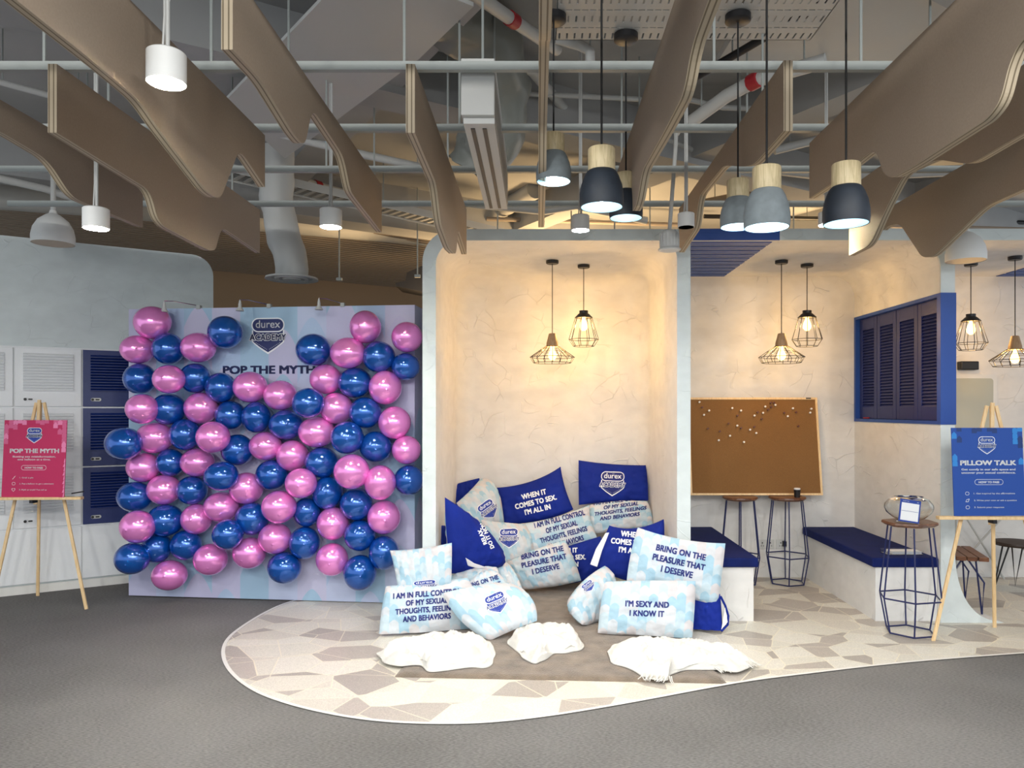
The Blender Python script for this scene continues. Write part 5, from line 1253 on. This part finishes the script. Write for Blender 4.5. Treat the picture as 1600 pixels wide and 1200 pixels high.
# stack of cards in a clear tray on the right bench
c = Vector((2.64, 5.36, .4555))
t = thing('clear_card_tray', 'clear acrylic tray with pale cards on the bench cushion under the shutter', 'tray', c)
obj('tray', MB().box(-.13, .13, -.055, .055, 0, .004, M=Matrix.Translation(c)).box(-.13, .13, -.055, -.052, .004, .03, M=Matrix.Translation(c)).box(-.13, .13, .052, .055, .004, .03, M=Matrix.Translation(c)), GLASS, t)
obj('cards', MB().box(-.09, .12, -.048, .048, .005, .024, M=Matrix.Translation(c)), PAPER, t)
# sockets
for x, wd, lab in (((1197.5-CX)/F*6.59, .146, 'double white wall socket under the corkboard between the stools'), ((1220-CX)/F*6.59, .086, 'single white wall socket with black plug, behind the right corkboard stool')):
    t = thing('wall_socket', lab, 'socket', (x, YB, .26))
    obj('face_plate', MB().box(x-wd/2, x+wd/2, YB-.009, YB-.001, .255, .341), SOCK, t, bevel=.002)
    mb = MB()
    for cx_ in ((x-.036, x+.036) if wd > .1 else (x,)):
        mb.box(cx_-.004, cx_+.004, YB-.0105, YB-.009, .305, .318).box(cx_-.014, cx_-.006, YB-.0105, YB-.009, .282, .288).box(cx_+.006, cx_+.014, YB-.0105, YB-.009, .282, .288)
    obj('pin_holes', mb, BLK, t)
    if wd < .1: obj('plug', MB().box(x+.012, x+.040, YB-.045, YB-.0105, .285, .33), BLK, t)
# whiteboard and black speaker in the right hand booth
x0_, x1_ = (1500-CX)/F*6.57, (1559-CX)/F*6.57; z0_, z1_ = .95, EYE-(585-CY)/F*6.57
x0_ = x1_-.75
t = thing('glass_board', 'pale framed glass notice board on the back wall of the right booth', 'board', ((x0_+x1_)/2, YB, z0_))
pl = shift(rrect(x1_-x0_, z1_-z0_, .035), (x0_+x1_)/2, (z0_+z1_)/2); pl2 = shift(rrect(x1_-x0_-.07, z1_-z0_-.07, .028), (x0_+x1_)/2, (z0_+z1_)/2)
obj('frame', MB().prism(pl, YB-.022, YB-.001, lambda p, q, a: (p, a, q)), BALW, t)
obj('board_panel', MB().prism(pl2, YB-.0235, YB-.0222, lambda p, q, a: (p, a, q)), mat('pale_board_gloss', (.42, .43, .36), .12), t)
x_ = (1514-CX)/F*6.55
tag(center_origin(obj('wall_speaker', MB().box(x_-.08, x_+.08, YB-.07, YB-.002, 1.852, 1.928), BLK, bevel=.008)), 'small black box fixed above the glass board', 'speaker')
# slatted stool, round stool and table in the right hand booth
def v_legs(t, pts, m_):
    for p in pts: obj('leg', MB().tube(p, .0075, 8), m_, t)
sx0, sx1, sy0, sy1, sz = 3.03, 3.345, 5.34, 5.86, .43
t = thing('slatted_stool', 'walnut slatted stool on dark blue bent rod legs, right of the flared wall foot', 'stool', ((sx0+sx1)/2, (sy0+sy1)/2, .004))
R_s = Matrix.Translation(Vector(((sx0+sx1)/2, (sy0+sy1)/2, 0))) @ Matrix.Rotation(-.28, 4, 'Z')
for i in range(4):
    w1 = .145; obj('slat', MB().box(-w1+i*.0735, -w1+i*.0735+.066, -.24, .24, sz-.03, sz, M=R_s), WAL, t, bevel=.003)
for sx_, sy_ in ((-1, -1), (1, -1), (1, 1), (-1, 1)):
    a = R_s @ Vector((sx_*.07, sy_*.18, sz-.03)); a2 = R_s @ Vector((sx_*.02, sy_*.18, sz-.03)); k = R_s @ Vector((-.12 if sx_ < 0 else .12, sy_*.2, .24)); f = R_s @ Vector((sx_*.10, sy_*.22, .012))
    obj('leg', MB().tube([a2, k, f, a], .0065, 8), BLUEM, t)
c = Vector(((1592-CX)/F*6.05, 6.08, 0))
t = thing('round_stool', 'round dark wood stool on black bent rod legs at the right edge', 'stool', (c.x, c.y, .004))
obj('wood_seat', MB().lathe([(1e-4, .385), (.16, .385), (.168, .40), (.165, .415), (1e-4, .417)], c, 32), mat('dark_stained_wood', (.03, .018, .012), .5), t)
for i in range(3):
    a = 2*PI*i/3+PI; u = Vector((math.cos(a), math.sin(a), 0)); v = Vector((-u.y, u.x, 0))
    obj('leg', MB().tube([c+u*.08+v*.03+Vector((0, 0, .385)), c+u*.19+Vector((0, 0, .012)), c+u*.08-v*.05+Vector((0, 0, .385))], .007, 8), BLK, t)
t = thing('booth_table', 'dark wood table with thin white crossed legs behind the blue sign', 'table', (3.9, 6.2, .004))
obj('table_top', MB().box(3.55, 4.5, 6.32, 6.59, .70, .73), WAL, t, bevel=.004)
for a, b in (((3.60, 6.34, .70), (4.1, 6.5, .012)), ((4.1, 6.34, .70), (3.6, 6.5, .012)), ((3.72, 6.57, .70), (3.72, 6.57, .012)), ((4.45, 6.36, .70), (4.45, 6.36, .012))):
    obj('leg', MB().tube([a, b], .009, 8), SERV, t)
